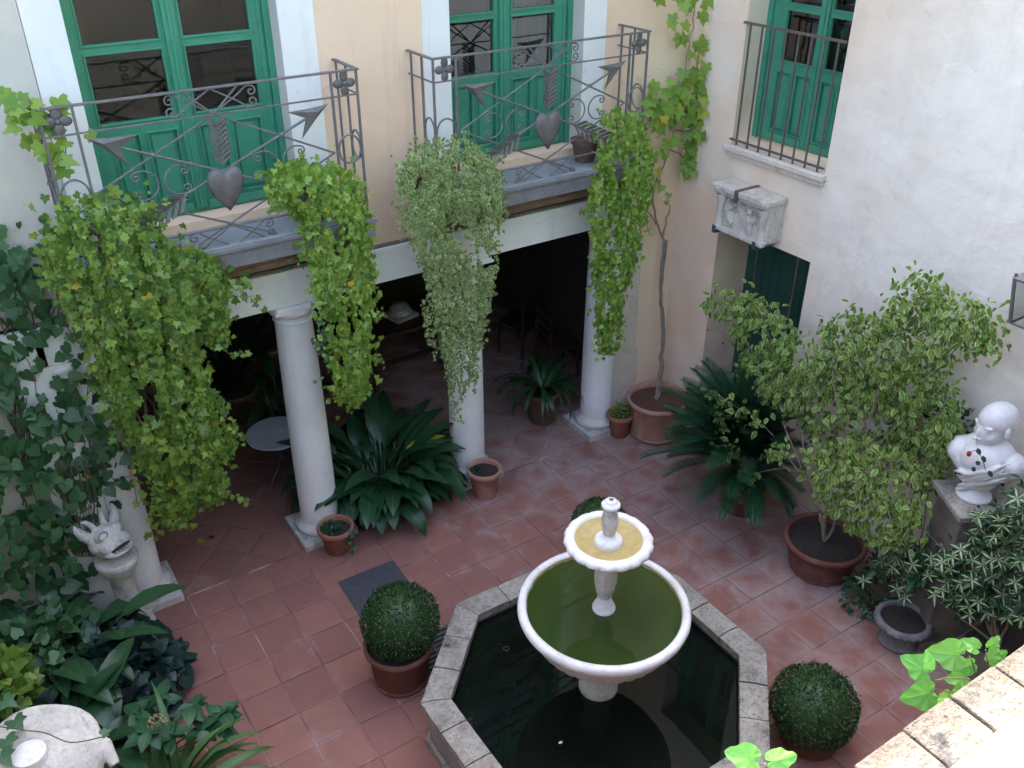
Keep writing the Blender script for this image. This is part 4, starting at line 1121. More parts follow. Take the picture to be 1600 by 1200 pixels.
i3 = thing('hanging_ivy', 'fine leaved variegated ivy with long strings hanging at the left corner of the right balcony', 'ivy', tuple(at(705, 270, 1, PF)), 'ivies hanging from the balconies')
curtain(i3, [(640, 250), (665, 228), (710, 222), (745, 235), (770, 250), (785, 285), (788, 325), (782, 352), (765, 372), (745, 365), (725, 340), (700, 345), (690, 362), (700, 380), (690, 420), (668, 410), (655, 375), (640, 360), (628, 310), (632, 280)],
        PF, 4300, .031, L['ivy_var'], bulge=.13, jag=.04, nparts=0, szvar=.25)
curtain(i3, [(655, 365), (700, 370), (728, 400), (728, 450), (722, 500), (716, 560), (700, 560), (694, 520), (684, 470), (672, 420)], PF-.02, 1700, .028, L['ivy_var'], bulge=.10, jag=.03, nparts=0)
curtain(i3, [(750, 345), (780, 340), (778, 400), (772, 455), (760, 500), (752, 545), (744, 540), (748, 480), (752, 420)], PF-.02, 900, .028, L['ivy_var'], bulge=.08, jag=.025, nparts=0)
ST = []
for k_ in range(26):
    x = 668+k_*2.6; l_ = 520+rng.random()*110 if k_ > 6 else 470+rng.random()*70
    ST.append([(x, 400), (x+8+rng.normal(0, 4), 470), (x+10+rng.normal(0, 5), (470+l_)/2), (min(x+12+rng.normal(0, 6), 742), l_)])
ST += [[(742, 500), (738, 550), (735, 590), (710, 630), (712, 655)], [(668, 400), (672, 450), (662, 480), (672, 505), (680, 558)], [(672, 400), (680, 440), (664, 500), (672, 540)], [(700, 560), (702, 610), (715, 640), (722, 660)], [(760, 470), (745, 520), (742, 560), (738, 580)]]
strands(i3, ST, PF-.03, .029, L['ivy_var'], step=.014, r=.0018, spread=.012)
balcony_pot(i3, 700, 312, 3.39, .13, .2, -.36); 

i4 = thing('hanging_ivy', 'lime green ivy hanging in a narrow column from the right end of the right balcony', 'ivy', tuple(at(970, 210, 1, PF)), 'ivies hanging from the balconies')
curtain(i4, [(942, 200), (965, 180), (1000, 185), (1015, 215), (1022, 250), (1018, 300), (1008, 340), (1000, 380), (992, 420), (978, 455), (972, 500), (966, 548), (945, 552), (940, 520), (938, 470), (935, 420), (938, 370), (928, 320), (932, 290), (940, 250)],
        PF, 4600, .037, L['ivy_lime'], bulge=.12, nparts=290, jag=.04)
strands(i4, [[(935, 330), (915, 330), (905, 328)], [(935, 350), (925, 372)], [(940, 520), (930, 528)], [(985, 430), (988, 450)], [(935, 440), (928, 412)], [(1010, 345), (1020, 368)]], PF, .036, L['ivy_lime'])
balcony_pot(i4, 930, 240, 3.39, .13, .2, -.34)
# loose sprigs on the railing
i5 = thing('vine_sprig', 'pale green vine sprig draped over the left corner of the left balcony rail', 'vine', tuple(at(60, 170, 1, -.5)))
ps = []
for (px, py, n) in ((15, 150, 7), (40, 165, 8), (65, 180, 8), (90, 165, 5), (80, 200, 5), (100, 235, 4), (75, 245, 3), (95, 255, 2), (45, 225, 2), (120, 215, 1), (30, 190, 2)):
    for _ in range(n): ps.append(at(px+rng.normal(0, 9), py+rng.normal(0, 7), 1, -.50+rng.normal(0, .05)))
n = len(ps); leaves(i5, ps, np.stack([rng.normal(0, .8, n), rng.normal(-.3, .3, n), rng.normal(-.6, .4, n)], 1), np.stack([rng.normal(0, .4, n), -np.ones(n), rng.normal(.6, .3, n)], 1), rng.uniform(.075, .12, n), 'grape', L['vine'], 60)
m = MB(); m.tube(smoothline([at(px, py, 1, -.5) for px, py in ((-10, 150), (40, 170), (80, 190), (100, 240), (95, 262))], 4, .01), .004, 5); m.tube(smoothline([at(px, py, 1, -.5) for px, py in ((80, 190), (92, 225), (80, 260), (75, 290))], 4, .01), .003, 5); tag(obj('stem', m, M['stem'], i5), kind='stuff')

# --- climbing ivy on the grey wall at the left
iw = thing('climbing_ivy', 'dark large leaved ivy climbing the grey wall and first column on the left', 'ivy', (0, -.2, 0))
curtain(iw, [(-60, 400), (-20, 370), (40, 350), (72, 352), (85, 400), (60, 430), (100, 500), (70, 540), (90, 560), (125, 545), (128, 600), (175, 655), (165, 700), (150, 760), (148, 860), (60, 870), (-60, 870)],
        -.22, 430, .095, L['ivy_dark'], bulge=.12, nparts=290, jag=.08, tpl='round', up=.5)
curtain(iw, [(-60, 640), (60, 700), (140, 720), (150, 800), (148, 900), (60, 960), (-60, 960)], -.34, 150, .095, L['ivy_dark'], bulge=.12, tpl='round', jag=.08, up=.6, nparts=0)
strands(iw, [[(160, 660), (185, 690), (200, 720), (205, 740)], [(140, 700), (175, 745), (195, 755)], [(100, 540), (118, 580), (140, 610), (170, 650)], [(90, 470), (110, 520), (140, 560)], [(40, 560), (70, 640), (110, 700)]], -.30, .085, L['ivy_dark'], tpl='round', step=.07, r=.005, spread=.03)
m = MB()
for _ in range(46):
    x = rng.uniform(-40, 150); y0 = rng.uniform(420, 700); pts = [(x, y0)]
    for s_ in range(4): pts.append((pts[-1][0]+rng.normal(12, 16), pts[-1][1]+rng.uniform(30, 80)))
    m.tube(smoothline([at(px, py, 1, WY-.03) for px, py in pts], 4, .012), rng.uniform(.003, .007), 5)
for k_ in range(14):
    m.tube(smoothline([at(px, py, 1, -.3) for px, py in ((85+k_*4+rng.normal(0, 3), 720), (100+k_*4, 790), (118+k_*2.6, 870))], 4, .01), .004, 5)
tag(obj('stem', m, M['stem'], iw), kind='stuff')

# --- grape vine in the corner
gv = thing('grape_vine', 'grape vine with pale green leaves trained up the corner from the big clay tub', 'vine', (6.30, -.53, .45))
tr = [(1030, 612), (1030, 590), (1036, 520), (1032, 450), (1038, 375)]
W = [Vector((6.31, -.50, .44))]+[Vector(at(px, py, 1, y)) for (px, py), y in zip(tr[1:], (-.40, -.32, -.26, -.24))]
m = MB(); m.tube(smoothline(W, 6, .006), list(np.linspace(.026, .017, 25)), 8); obj('trunk', m, M['bark'], gv, smooth=True)
m = MB(); m.tube(smoothline([v_+Vector((.03*sin(i*2.2), -.02, 0)) for i, v_ in enumerate(W)], 6, .006), .011, 6); obj('trunk', m, M['bark'], gv, smooth=True)
for pts in ([(1038, 375), (1022, 330), (1022, 290), (1045, 240), (1058, 180), (1072, 100), (1083, 30), (1086, -30)], [(1036, 372), (1044, 335), (1045, 310)], [(1028, 350), (1012, 330), (1006, 300)], [(1060, 180), (1100, 200), (1120, 195)], [(1055, 205), (1095, 205), (1145, 215), (1215, 232)], [(1058, 190), (1030, 170), (1015, 150)], [(1048, 235), (1080, 250), (1095, 262)]):
    m = MB(); w_ = smoothline([at(px, py, 1, -.22) for px, py in pts], 5, .008); m.tube(w_, list(np.linspace(.012, .004, len(w_))), 6); obj('branch', m, M['bark'], gv)
def vleaves(pts, n, v=-.26, sz=.115, spread=.1, np_=0):
    P = []
    for (px, py, r_) in pts:
        k_ = max(1, int(n*r_*r_/900))
        for _ in range(k_): P.append(at(px+rng.normal(0, r_*.55), py+rng.normal(0, r_*.55), 1, v-abs(rng.normal(0, spread))))
    P = np.array(P); k_ = len(P); P[:, 0] = np.minimum(P[:, 0], 6.64)
    leaves(gv, P, np.stack([rng.normal(0, .6, k_), rng.normal(-.35, .25, k_), rng.normal(-.9, .3, k_)], 1), np.stack([rng.normal(-.3, .4, k_), -np.ones(k_), rng.normal(.7, .35, k_)], 1), sz*rng.uniform(.6, 1.25, k_), 'grape', L['vine'], np_)
vleaves([(1070, 5, 18), (1095, 20, 14), (1060, 30, 12), (1065, 55, 14), (1100, 70, 16), (1108, 98, 14), (1085, 85, 10), (1120, 5, 10), (1030, 0, 8), (1115, 125, 12), (1065, 120, 16), (1045, 140, 18), (1075, 150, 20), (1040, 175, 22), (1070, 190, 22), (1100, 185, 14), (1030, 200, 14), (1055, 215, 14), (1090, 215, 12), (1020, 130, 10), (1108, 135, 12), (1090, 255, 16), (1110, 240, 10), (1070, 250, 12), (1045, 300, 9), (1028, 270, 8), (1022, 150, 12), (1110, 160, 12), (1045, 165, 22), (1075, 175, 20), (1120, 200, 14), (1100, 255, 14), (1090, 120, 16), (1035, 240, 10)], 19, np_=240)
vleaves([(1150, 220, 8), (1120, 222, 7), (1165, 205, 5), (1190, 205, 6), (1035, 290, 9), (1040, 312, 7), (1195, 225, 6)], 26, v=-.24, sz=.08, spread=.03, np_=0)
m = MB(); m.tube([at(1086, 205, 1, -.131), at(1086, 205, 1, -.20)], .008, 6); obj('wall_hook', m, M['iron'], gv)

# --- aspidistra clump between the columns
asv = leaf_variants('leaf', L['aspid'], [dict(L_=.88, W_=.175, petiole=.42, arch=.95, el0=87), dict(L_=.92, W_=.155, petiole=.44, arch=1.15, el0=84), dict(L_=.78, W_=.18, petiole=.40, arch=1.25, el0=82), dict(L_=.98, W_=.165, petiole=.45, arch=.75, el0=88), dict(L_=.70, W_=.16, petiole=.38, arch=1.05, el0=80)])
pit = MB(); pit.prism([(2.64, -.245), (3.78, -.245), (3.78, .25), (2.64, .25)], -.004, .006, 2)
tag(obj('planting_pit', pit, M['soil']), 'bare earth strip between two columns under the aspidistra', 'flower bed')
a1 = thing('aspidistra', 'big clump of broad glossy dark leaves between the two middle columns', 'plant', (3.17, -.12, 0))
rosette(a1, (3.10, .20, .03), asv, 210, .36, smin=.82, smax=1.12, tilt=.11)
a2 = thing('aspidistra', 'broad leaved dark clump at the left below the white beast head', 'plant', (-.15, -1.0, .1))
rosette(a2, (-.28, -.88, .22), asv, 80, .32, smin=.75, smax=1.05, tilt=.25)

# --- clivia under the loggia
clv = leaf_variants('leaf', L['clivia'], [dict(L_=.80, W_=.052, petiole=.0, arch=1.35, el0=75, rows=11, tip=.2), dict(L_=.70, W_=.05, petiole=.0, arch=1.5, el0=70, rows=11, tip=.2), dict(L_=.86, W_=.055, petiole=0., arch=1.2, el0=72, rows=11, tip=.2)])
cq = at(848, 585, 1, .42)
cp = pot('flower_pot', 'terracotta pot hidden under strappy leaves beneath the loggia', 'plant pot', cq[0], .42, .42, .19, .15, M['terra_dark'], M['soil'])
c1 = thing('strap_leaved_plant', 'dark plant with long drooping strap leaves in front of the rightmost opening', 'plant', (cq[0], .42, .40))
rosette(c1, (cq[0], .42, .40), clv, 46, .07, smin=.75, smax=1.1, tilt=.18)

# --- cycad
def frond(L_=1.10, n=84, w=.175, arch=.42, el0=72):
    mb = MB(); cl = []; y = z = 0.; K = 12
    for i in range(K+1):
        t = i/K; el = radians(el0)-arch*1.7*t**1.4
        if i: y += L_/K*cos(el); z += L_/K*sin(el)
        cl.append((Vector((0, y, z)), el))
    mb.tube([c_[0] for c_ in cl], list(np.linspace(.008, .002, K+1)), 4, cap=False)
    for i in range(n):
        t = .14+.86*i/n; f_ = t*K; a = int(min(K-1, f_)); p = cl[a][0].lerp(cl[a+1][0], f_-a); el = cl[a][1]
        tn = Vector((0, cos(el), sin(el))); up = Vector((0, -sin(el), cos(el)))
        l_ = w*(sin(pi*min(1, (t*.92+.03)))**.5)
        for s_ in (-1, 1):
            d = (Vector((s_, 0, 0))*.8+tn*.75+up*.30).normalized(); sd_ = tn*.0048
            tipp = p+d*l_-up*l_*.12; midp = p+d*l_*.55
            mb.add([p-sd_, p+sd_, midp+sd_*.9, midp-sd_*.9, tipp], [(0, 1, 2, 3), (3, 2, 4)], [0, 0, 1, 1, 1])
    return mb
cyv = []
for sp in (dict(), dict(L_=1.15, arch=.55, el0=66), dict(L_=1.05, arch=.38, el0=80), dict(L_=1.0, arch=.62, el0=58)):
    me = mesh_from('frond', frond(**sp), False, fix=False); me.materials.append(L['cycad']); cyv.append(me)
cyc = (6.15, -2.08, .60)
cyp = pot('flower_pot', 'dark clay tub buried in the cycad fronds', 'plant pot', cyc[0]-.02, cyc[1], .36, .24, .19, M['terra_dark'], M['soil'])
cy = thing('cycad', 'dark feathery cycad bursting from its tub near the green doorway', 'cycad', cyc)
m = MB(); m.ellipsoid((cyc[0], cyc[1], .50), (.12, .12, .12), 14, 10); m.noise(.015, 30); obj('trunk', m, M['bark'], cy)
l = rootloc(cy)
for i in range(110):
    az = i*2.39996; tier = i/110
    dx = cos(az); s_ = (1.0 if dx < .3 else .60)*(.78 if sin(az) < -.35 and dx > -.35 else 1.)
    o = bpy.data.objects.new('frond', cyv[i % 4]); COL.objects.link(o); o.parent = cy
    lowt = i >= 74
    o.matrix_local = Matrix.Translation((0, 0, -.10 if lowt else 0)) @ Matrix.Rotation(az-pi/2, 4, 'Z') @ Matrix.Rotation((-.62 if lowt else -.75*(tier-.40))+(0 if dx < .3 else .35), 4, 'X') @ Matrix.Rotation(rng.normal(0, .12), 4, 'Y') @ Matrix.Scale(s_*rng.uniform(.85, 1.05), 4)

# --- variegated shrub in the wide tub
sh = thing('variegated_shrub', 'tall open shrub with cream edged leaves spreading over the right wall from the wide tub', 'shrub', (6.10, -3.16, .35))
P1 = cloud(sh, [(1100, 470), (1130, 457), (1190, 465), (1235, 505), (1262, 540), (1300, 560), (1290, 590), (1260, 622), (1215, 612), (1180, 600), (1160, 580), (1162, 545), (1145, 500), (1110, 490)], 0, 6.15, 1050, .062, L['shrub'], 'oval', .16, 100, .05)
P2 = cloud(sh, [(1284, 510), (1340, 490), (1385, 505), (1395, 475), (1410, 440), (1450, 432), (1475, 465), (1520, 470), (1560, 490), (1575, 515), (1555, 540), (1500, 545), (1470, 570), (1490, 620), (1500, 660), (1505, 700), (1470, 720), (1440, 690), (1400, 650), (1350, 630), (1300, 600)], 0, 6.30, 2700, .062, L['shrub'], 'oval', .18, 100, .05, seed=3)
P3 = cloud(sh, [(1268, 700), (1300, 690), (1350, 692), (1420, 715), (1442, 770), (1430, 830), (1395, 850), (1350, 830), (1310, 805), (1285, 760)], 0, 5.85, 1150, .060, L['shrub'], 'oval', .20, 85, .05, seed=6)
cloud(sh, [(1105, 608), (1140, 625), (1200, 650), (1195, 665), (1150, 660), (1130, 668)], 0, 5.8, 110, .064, L['shrub'], 'oval', .06, 0, .04)
cloud(sh, [(1118, 700), (1150, 692), (1155, 712), (1128, 716)], 0, 5.8, 40, .062, L['shrub'], 'oval', .05, 0, .03)
cloud(sh, [(1198, 700), (1235, 692), (1240, 712), (1205, 722)], 0, 5.75, 50, .062, L['shrub'], 'oval', .05, 0, .03)
cloud(sh, [(1158, 735), (1180, 740), (1170, 775), (1155, 765)], 0, 5.75, 40, .062, L['shrub'], 'oval', .05, 0, .03)
cloud(sh, [(1200, 560), (1280, 600), (1330, 640), (1320, 680), (1260, 660), (1190, 620)], 0, 6.1, 330, .06, L['shrub'], 'oval', .15, 0, .06, seed=8)
cloud(sh, [(1250, 600), (1300, 590), (1400, 630), (1500, 700), (1500, 750), (1440, 770), (1370, 700), (1290, 700), (1240, 640)], 0, 6.38, 900, .062, L['shrub'], 'oval', .14, 0, .05, seed=12)
base = (6.10, -3.16, .32)
tips = [at(px, py, 0, X) for px, py, X in ((1120, 465, 6.15), (1190, 500, 6.15), (1240, 560, 6.1), (1340, 520, 6.3), (1440, 460, 6.3), (1540, 500, 6.3), (1480, 660, 6.3), (1300, 560, 6.2), (1420, 780, 5.85), (1300, 740, 5.85), (1120, 615, 5.8), (1200, 705, 5.75), (1170, 740, 5.75), (1380, 600, 6.2), (1500, 560, 6.3))]
fork = [(6.12, -3.05, .95), (6.15, -3.3, 1.1), (6.05, -2.9, .85)]
for fk in fork: twigs(sh, base, [fk], .016, .011)
for i_, t_ in enumerate(tips): twigs(sh, min(fork, key=lambda f_: (Vector(f_)-Vector(t_)).length), [t_], .009, .003)
for T_, PP in ((tips[1], P1), (tips[3], P2), (tips[8], P3), (tips[4], P2), (tips[6], P2)):
    PPs = PP[np.argsort(np.linalg.norm(PP-T_, axis=1))[:160]]; sel = PPs[rng.choice(len(PPs), 9, replace=False)]
    m = MB()
    for q in sel: m.tube([T_, (np.array(T_)+q)/2+rng.normal(0, .01, 3), q], [.004, .003, .0015], 4)
    tag(obj('twig', m, M['bark'], sh), kind='stuff')

# --- cream centred shrub beside the pedestal, in a raised bed
rbx = thing('raised_bed', 'low mossy rendered bed wall at the foot of the right wall', 'flower bed', (6.3, -5, 0))
m = MB(); m.box(6.02, 6.695, -6.3, -4.58, 0, .36); m.noise(.006, 6); obj('bed_wall', m, M['plant_wall'], rbx, bevel=.02)
m = MB(); m.box(6.05, 6.69, -6.28, -4.62, .355, .385); obj('soil', m, M['soil'], rbx)
eu = thing('cream_whorled_shrub', 'dark shrub with cream centred leaf whorls in front of the bust pedestal', 'shrub', (6.2, -4.9, .35))
poly = [(1360, 880), (1400, 865), (1425, 850), (1450, 850), (1480, 868), (1520, 840), (1545, 805), (1570, 785), (1600, 770), (1660, 790), (1660, 960), (1600, 960), (1540, 950), (1500, 945), (1460, 930), (1420, 905), (1375, 900)]
pw = [(lambda q: (q[1], q[2]))(at(px, py, 0, 6.02)) for px, py in poly]
Pw, dw = sample_curtain(pw, 190, .04)
C_ = []; D_ = []; N_ = []; S_ = []
for (yy, zz) in Pw:
    dep = rng.uniform(-.16, .16); c0 = np.array([6.0+dep, yy, zz]); ax_ = Vector((-.55, -.1, .85))+Vector(rng.normal(0, .35, 3)); ax_.normalize()
    t1 = ax_.orthogonal().normalized(); t2 = ax_.cross(t1)
    for k_ in range(6):
        a = k_*pi/3+rng.normal(0, .15); dv = (t1*cos(a)+t2*sin(a))*1.+ax_*rng.uniform(.0, .35)
        C_.append(c0); D_.append(dv); N_.append(ax_); S_.append(rng.uniform(.07, .10)*(1 if k_ % 2 else .8))
leaves(eu, C_, np.array([tuple(v_) for v_ in D_]), np.array([tuple(v_) for v_ in N_]), np.array(S_), 'lance', L['euon'], 290)
cloud(eu, poly, 0, 6.08, 1100, .085, L['plain'], 'lance', .20, 0, .05, tipd=(-.4, 0, .3), seed=9)
twigs(eu, (6.2, -4.85, .36), [at(px, py, 0, 6.0) for px, py in ((1440, 820), (1500, 810), (1580, 800), (1400, 880), (1500, 900), (1600, 880), (1550, 930))], .012, .003)
fl_ = thing('small_fern_plant', 'small dark leafy plant in the shade between the wide tub and the planter', 'plant', (6.1, -3.72, 0))
bush(fl_, (6.1, -3.75, .05), (.28, .25, .30), 260, .06, 'oval', L['hydra'], 0)
m = MB(); m.lathe([(.10, 0), (.13, .16), (.14, .17), (.12, .17), (.01, .16)], (6.1, -3.75, 0), 24, capb=True); obj('pot', m, M['terra_dark'], fl_, autos=50)
pc_ = thing('leafy_plant', 'low dark foliage along the right wall behind the bust', 'shrub', (6.5, -3.9, .4))
bush(pc_, (6.55, -3.75, 1.55), (.12, .55, .5), 260, .08, 'oval', L['hydra'], 0)
twigs(pc_, (6.5, -3.9, .0), [(6.55, -3.6, 1.7), (6.55, -4.0, 1.8)], .012, .004)

# --- planting in the bottom left corner
bed = thing('corner_bed', 'planted bed of dark earth filling the lower left corner', 'flower bed', (-.3, -2, 0))
m = MB(); vs = []; NX, NY = 16, 40
for j in range(NY+1):
    for i in range(NX+1):
        u_, v_ = i/NX, j/NY; x = -1.19+u_*(1.55+.08*sin(v_*9)); y = -.30-v_*4.2
        h_ = .20*min(1, (1-u_)*5)*(1+.4*noise.noise(Vector((x*3, y*3, 1)))); vs.append((x, y, .006+h_))
m.add(vs, [(j*(NX+1)+i, j*(NX+1)+i+1, (j+1)*(NX+1)+i+1, (j+1)*(NX+1)+i) for j in range(NY) for i in range(NX)]); obj('soil', m, M['soil'], bed, smooth=True)
bl = thing('bluish_leaved_plant', 'low bluish dark leaves beside the tiles at the lower left', 'plant', tuple(at(200, 1060, 2, .15)))
q = at(200, 1070, 2, .15); bush(bl, (q[0]+.02, q[1]+.05, .14), (.42, .50, .42), 420, .13, 'round', L['blue'], 200, up=1.)
hy = thing('broad_leaved_shrub', 'leafy shrub with a dried flower head at the lower left edge of the tiles', 'shrub', tuple(at(280, 1130, 2, .5)))
q = at(270, 1120, 2, .5)
cs = [at(px, py, 2, z) for px, py, z in ((215, 1115, .62), (250, 1095, .6), (300, 1105, .6), (345, 1115, .55), (320, 1140, .5), (270, 1150, .6), (230, 1150, .7), (350, 1135, .5))]
P_, D_, N_ = [], [], []
for c_ in cs:
    for k_ in range(9):
        a = k_*2.39996+rng.normal(0, .2); P_.append(np.array(c_)+rng.normal(0, .015, 3)); D_.append((cos(a), sin(a), .12+rng.normal(0, .15))); N_.append((rng.normal(0, .2), rng.normal(0, .2), 1))
leaves(hy, P_, D_, N_, rng.uniform(.11, .17, len(P_)), 'broad', L['hydra'], 72)
twigs(hy, (q[0]-.15, q[1], .1), [tuple(np.array(c_)-np.array([0, 0, .01])) for c_ in cs], .009, .004, M['stem'])
fc_ = at(246, 1130, 2, .74); d = rng.normal(0, 1, (170, 3)); d /= np.linalg.norm(d, axis=1, keepdims=True)
leaves(hy, np.array(fc_)+d*np.array([.055, .055, .045]), d+rng.normal(0, .5, d.shape), d, rng.uniform(.014, .024, 170), 'small', M['dryflower'], 0, stuffname='flower_head')
m = MB(); m.tube([(q[0]-.15, q[1], .1), (fc_[0], fc_[1]-.02, .4), tuple(fc_)], .005, 5); obj('flower_stalk', m, M['stem'], hy)
sv = leaf_variants('leaf', L['strap'], [dict(L_=.75, W_=.07, petiole=0, arch=1.0, el0=78, rows=10, tip=.2), dict(L_=.85, W_=.065, petiole=0, arch=.8, el0=80, rows=10, tip=.2), dict(L_=.65, W_=.075, petiole=0, arch=1.25, el0=72, rows=10, tip=.2)])
q = at(250, 1200, 2, .55); st_ = thing('strap_leaved_plant', 'light green strap leaved clump at the bottom edge beside the draped marble', 'plant', (q[0], q[1], .1))
rosette(st_, (q[0], q[1], .15), sv, 44, .14, smin=.85, smax=1.2, tilt=.25)
q = at(15, 1050, 2, .9); il = thing('low_ivy', 'light green ivy leaves at the left edge above the draped marble', 'ivy', (q[0], q[1], .3))
bush(il, (q[0]-.06, q[1], .75), (.20, .34, .28), 220, .085, 'round', L['ivy'], 120, up=.9)
m = MB()
for _ in range(8): m.tube(smoothline([(q[0]-.06, q[1], .1), (q[0]-.06+rng.normal(0, .08), q[1]+rng.normal(0, .1), .5), (q[0]-.06+rng.normal(0, .14), q[1]+rng.normal(0, .2), .95)], 4), .005, 5)
tag(obj('stem', m, M['stem'], il), kind='stuff')
uf = thing('fern_clump', 'dark undergrowth between the climbing ivy and the lower left clump', 'plant', (-.4, -.7, .1))
bush(uf, (-.35, -.75, .15), (.65, .45, .65), 480, .10, 'round', L['ivy_dark'], 0, up=.8)
bush(uf, (-.5, -1.9, .15), (.55, .8, .40), 420, .12, 'round', L['blue'], 0, up=.9)
rosette(uf, (-.45, -1.8, .15), asv, 26, .3, smin=.8, smax=1.1, tilt=.35)

# small pot plants
pp = thing('pot_sprig', 'small trailing dark sprig in the pot on the plinth corner', 'plant', (2.30, -.42, .3))
bush(pp, (2.29, -.40, .27), (.085, .08, .09), 60, .04, 'ivy', L['hydra'], 0)
ps = [(2.42+.02*sin(i), -.56-.01*i*.3, .30-.022*i) for i in range(11)]; leaves(pp, ps, rng.normal(0, .5, (11, 3))+[0, -.5, -.8], rng.normal(0, .3, (11, 3))+[0, -1, .5], .045, 'ivy', L['hydra'], 0, stuffname='trailing_leaves')
m = MB(); m.tube([(2.38, -.42, .27), (2.41, -.53, .315)]+ps, .003, 4); obj('stem', m, M['stem'], pp)
pq = thing('pot_sprig', 'few dull leaves in the chalky pot by the middle column', 'plant', (3.98, -.42, .32))
bush(pq, (3.92, -.40, .30), (.06, .05, .05), 36, .04, 'oval', L['dim'], 0)
pr_ = thing('pot_herb', 'bushy pale green herb in the smallest clay pot', 'plant', (5.93, -.33, .3))
bush(pr_, (5.93, -.33, .26), (.11, .11, .17), 420, .030, 'oval', L['shrub'], 0, up=.4)
# dim plants inside the loggia
q = at(372, 640, 2, .12); ip = pot('flower_pot', 'shaded clay tub at the back of the loggia behind the round table', 'plant pot', q[0], q[1], .42, .26, .2, M['terra_dark'], M['soil'])
i6 = thing('shaded_plant', 'tall dim plant at the back of the loggia behind the big ivy', 'plant', (q[0], q[1], .4))
rosette(i6, (q[0], q[1], .38), leaf_variants('leaf', L['dim'], [dict(L_=1.1, W_=.07, petiole=0, arch=.6, el0=85, rows=9, tip=.2), dict(L_=1.25, W_=.06, petiole=0, arch=.4, el0=86, rows=9, tip=.2)]), 30, .08, tilt=.25)
q2 = at(425, 620, 2, .3); i7 = thing('shaded_plant', 'second dim plant in the loggia between the tub and the second column', 'plant', (q2[0], q2[1], 0))
rosette(i7, (q2[0], q2[1], .02), asv, 30, .12, smin=.7, smax=1., tilt=.3)

# --- vine leaves at the terrace coping, close to the camera
nl = thing('vine_shoot', 'fresh bright green leaves poking over the brick coping at the bottom right', 'vine', tuple(at(1500, 1080, 1, -6.52)))
PY = -6.50
def near_leaf(px, py, ang, size, nrm=(-.2, -.8, .6), tpl='near', dy=0.):
    p = at(px, py, 1, PY+dy); a = radians(ang)   # angle seen from the terrace: 0 = right, 90 = up
    dv = _r*cos(a)+_u*sin(a)+np.array([0, rng.normal(0, .1), rng.normal(0, .1)])
    return p, dv, np.array(nrm)+rng.normal(0, .12, 3), size
def T_near():
    key = [(0, 1.0), (14, .90), (26, .70), (38, .66), (52, .68), (66, .62), (90, .54), (120, .50), (150, .44), (172, .30), (180, .14)]
    vs = [(0, .36, 0)]; e = [0.]; fs = []; NA = 44; NR = 5
    ang = np.array([a for a, _ in key]); rad = np.array([r_ for _, r_ in key])
    for j in range(1, NR+1):
        for i in range(NA):
            a = 2*pi*i/NA; d_ = abs(math.degrees(a if a <= pi else a-2*pi)); R0 = float(np.interp(d_, ang, rad))*.64
            f_ = j/NR; x = R0*f_*sin(a)*.98; y = .36+R0*f_*cos(a)
            z = .30*abs(x)*(1-.4*abs(x)*2)+.05*sin(9*a)*f_*f_*.5-.16*(y-.36)**2*2+.012*cos(14*y)*(abs(x) > .03)
            vs.append((x, y, z)); e.append(min(1., abs(x)*6+.0) if f_ < .95 else 1.)
    for i in range(NA): fs.append((0, 1+(i+1) % NA, 1+i))
    for j in range(NR-1):
        for i in range(NA): fs.append((1+j*NA+i, 1+j*NA+(i+1) % NA, 1+(j+1)*NA+(i+1) % NA, 1+(j+1)*NA+i))
    return np.array(vs), fs, np.array(e)
TPL['near'] = T_near()
spec = [(1517, 1025, 165, .062), (1462, 1058, 150, .052), (1450, 1052, 95, .030), (1470, 1078, 190, .058), (1540, 1017, 40, .030), (1535, 1018, 145, .032), (1540, 1040, 55, .034), (1530, 1035, 200, .036), (1520, 1056, 185, .040), (1490, 1078, 220, .040), (1545, 1048, 10, .030), (1505, 1068, 240, .034), (1480, 1092, 250, .045), (1190, 1192, 20, .040), (1195, 1192, 165, .045), (1555, 1028, 25, .022), (1500, 1090, 215, .036)]
A = [near_leaf(*s_) for s_ in spec]
leaves(nl, [a[0] for a in A], np.array([a[1] for a in A]), np.array([a[2] for a in A]), np.array([a[3] for a in A])*1.5, 'near', L['near'], 40)
for pts in ([(1580, 1120), (1530, 1070), (1500, 1060), (1462, 1062)], [(1535, 1075), (1542, 1045), (1540, 1015)], [(1520, 1105), (1490, 1085), (1460, 1075)], [(1215, 1260), (1205, 1215), (1195, 1193)], [(1530, 1070), (1520, 1040), (1515, 1025)]):
    m = MB(); m.tube(smoothline([at(px, py, 1, PY-.012) for px, py in pts], 5, .0006), .0012, 6); obj('stem', m, M['stem'], nl)

# --- unseen hedge added behind the terrace to darken the door pane reflections
hd = thing('reflection_hedge', 'unseen dark hedge added behind the terrace for the door pane reflections', 'hedge', (2.5, -12, 4.3))
m = MB(); m.box(-1.5, 6.9, -12.9, -12.2, 4.3, 9.6); obj('inner_growth', m, L['ivy_dark'], hd)
n = 3500; pos = np.stack([rng.uniform(-1.5, 6.9, n), -12.05-.25*rng.random(n), 4.35+5.6*rng.random(n)**.9], 1); pos[:, 2] += .5*nz(pos, .8, 3)
leaves(hd, pos, rng.normal(0, 1, (n, 3))+[0, 1, 0], rng.normal(0, .5, (n, 3))+[0, 1, .5], rng.uniform(.14, .3, n), 'oval', L['ivy_dark'], 0)
# =================================================================== SCULPTURE AND FURNITURE
def remesh(o, v, smooth=4, fac=.5):
    r = o.modifiers.new('remesh', 'REMESH'); r.mode = 'VOXEL'; r.voxel_size = v; r.use_smooth_shade = True
    s = o.modifiers.new('smooth', 'SMOOTH'); s.iterations = smooth; s.factor = fac
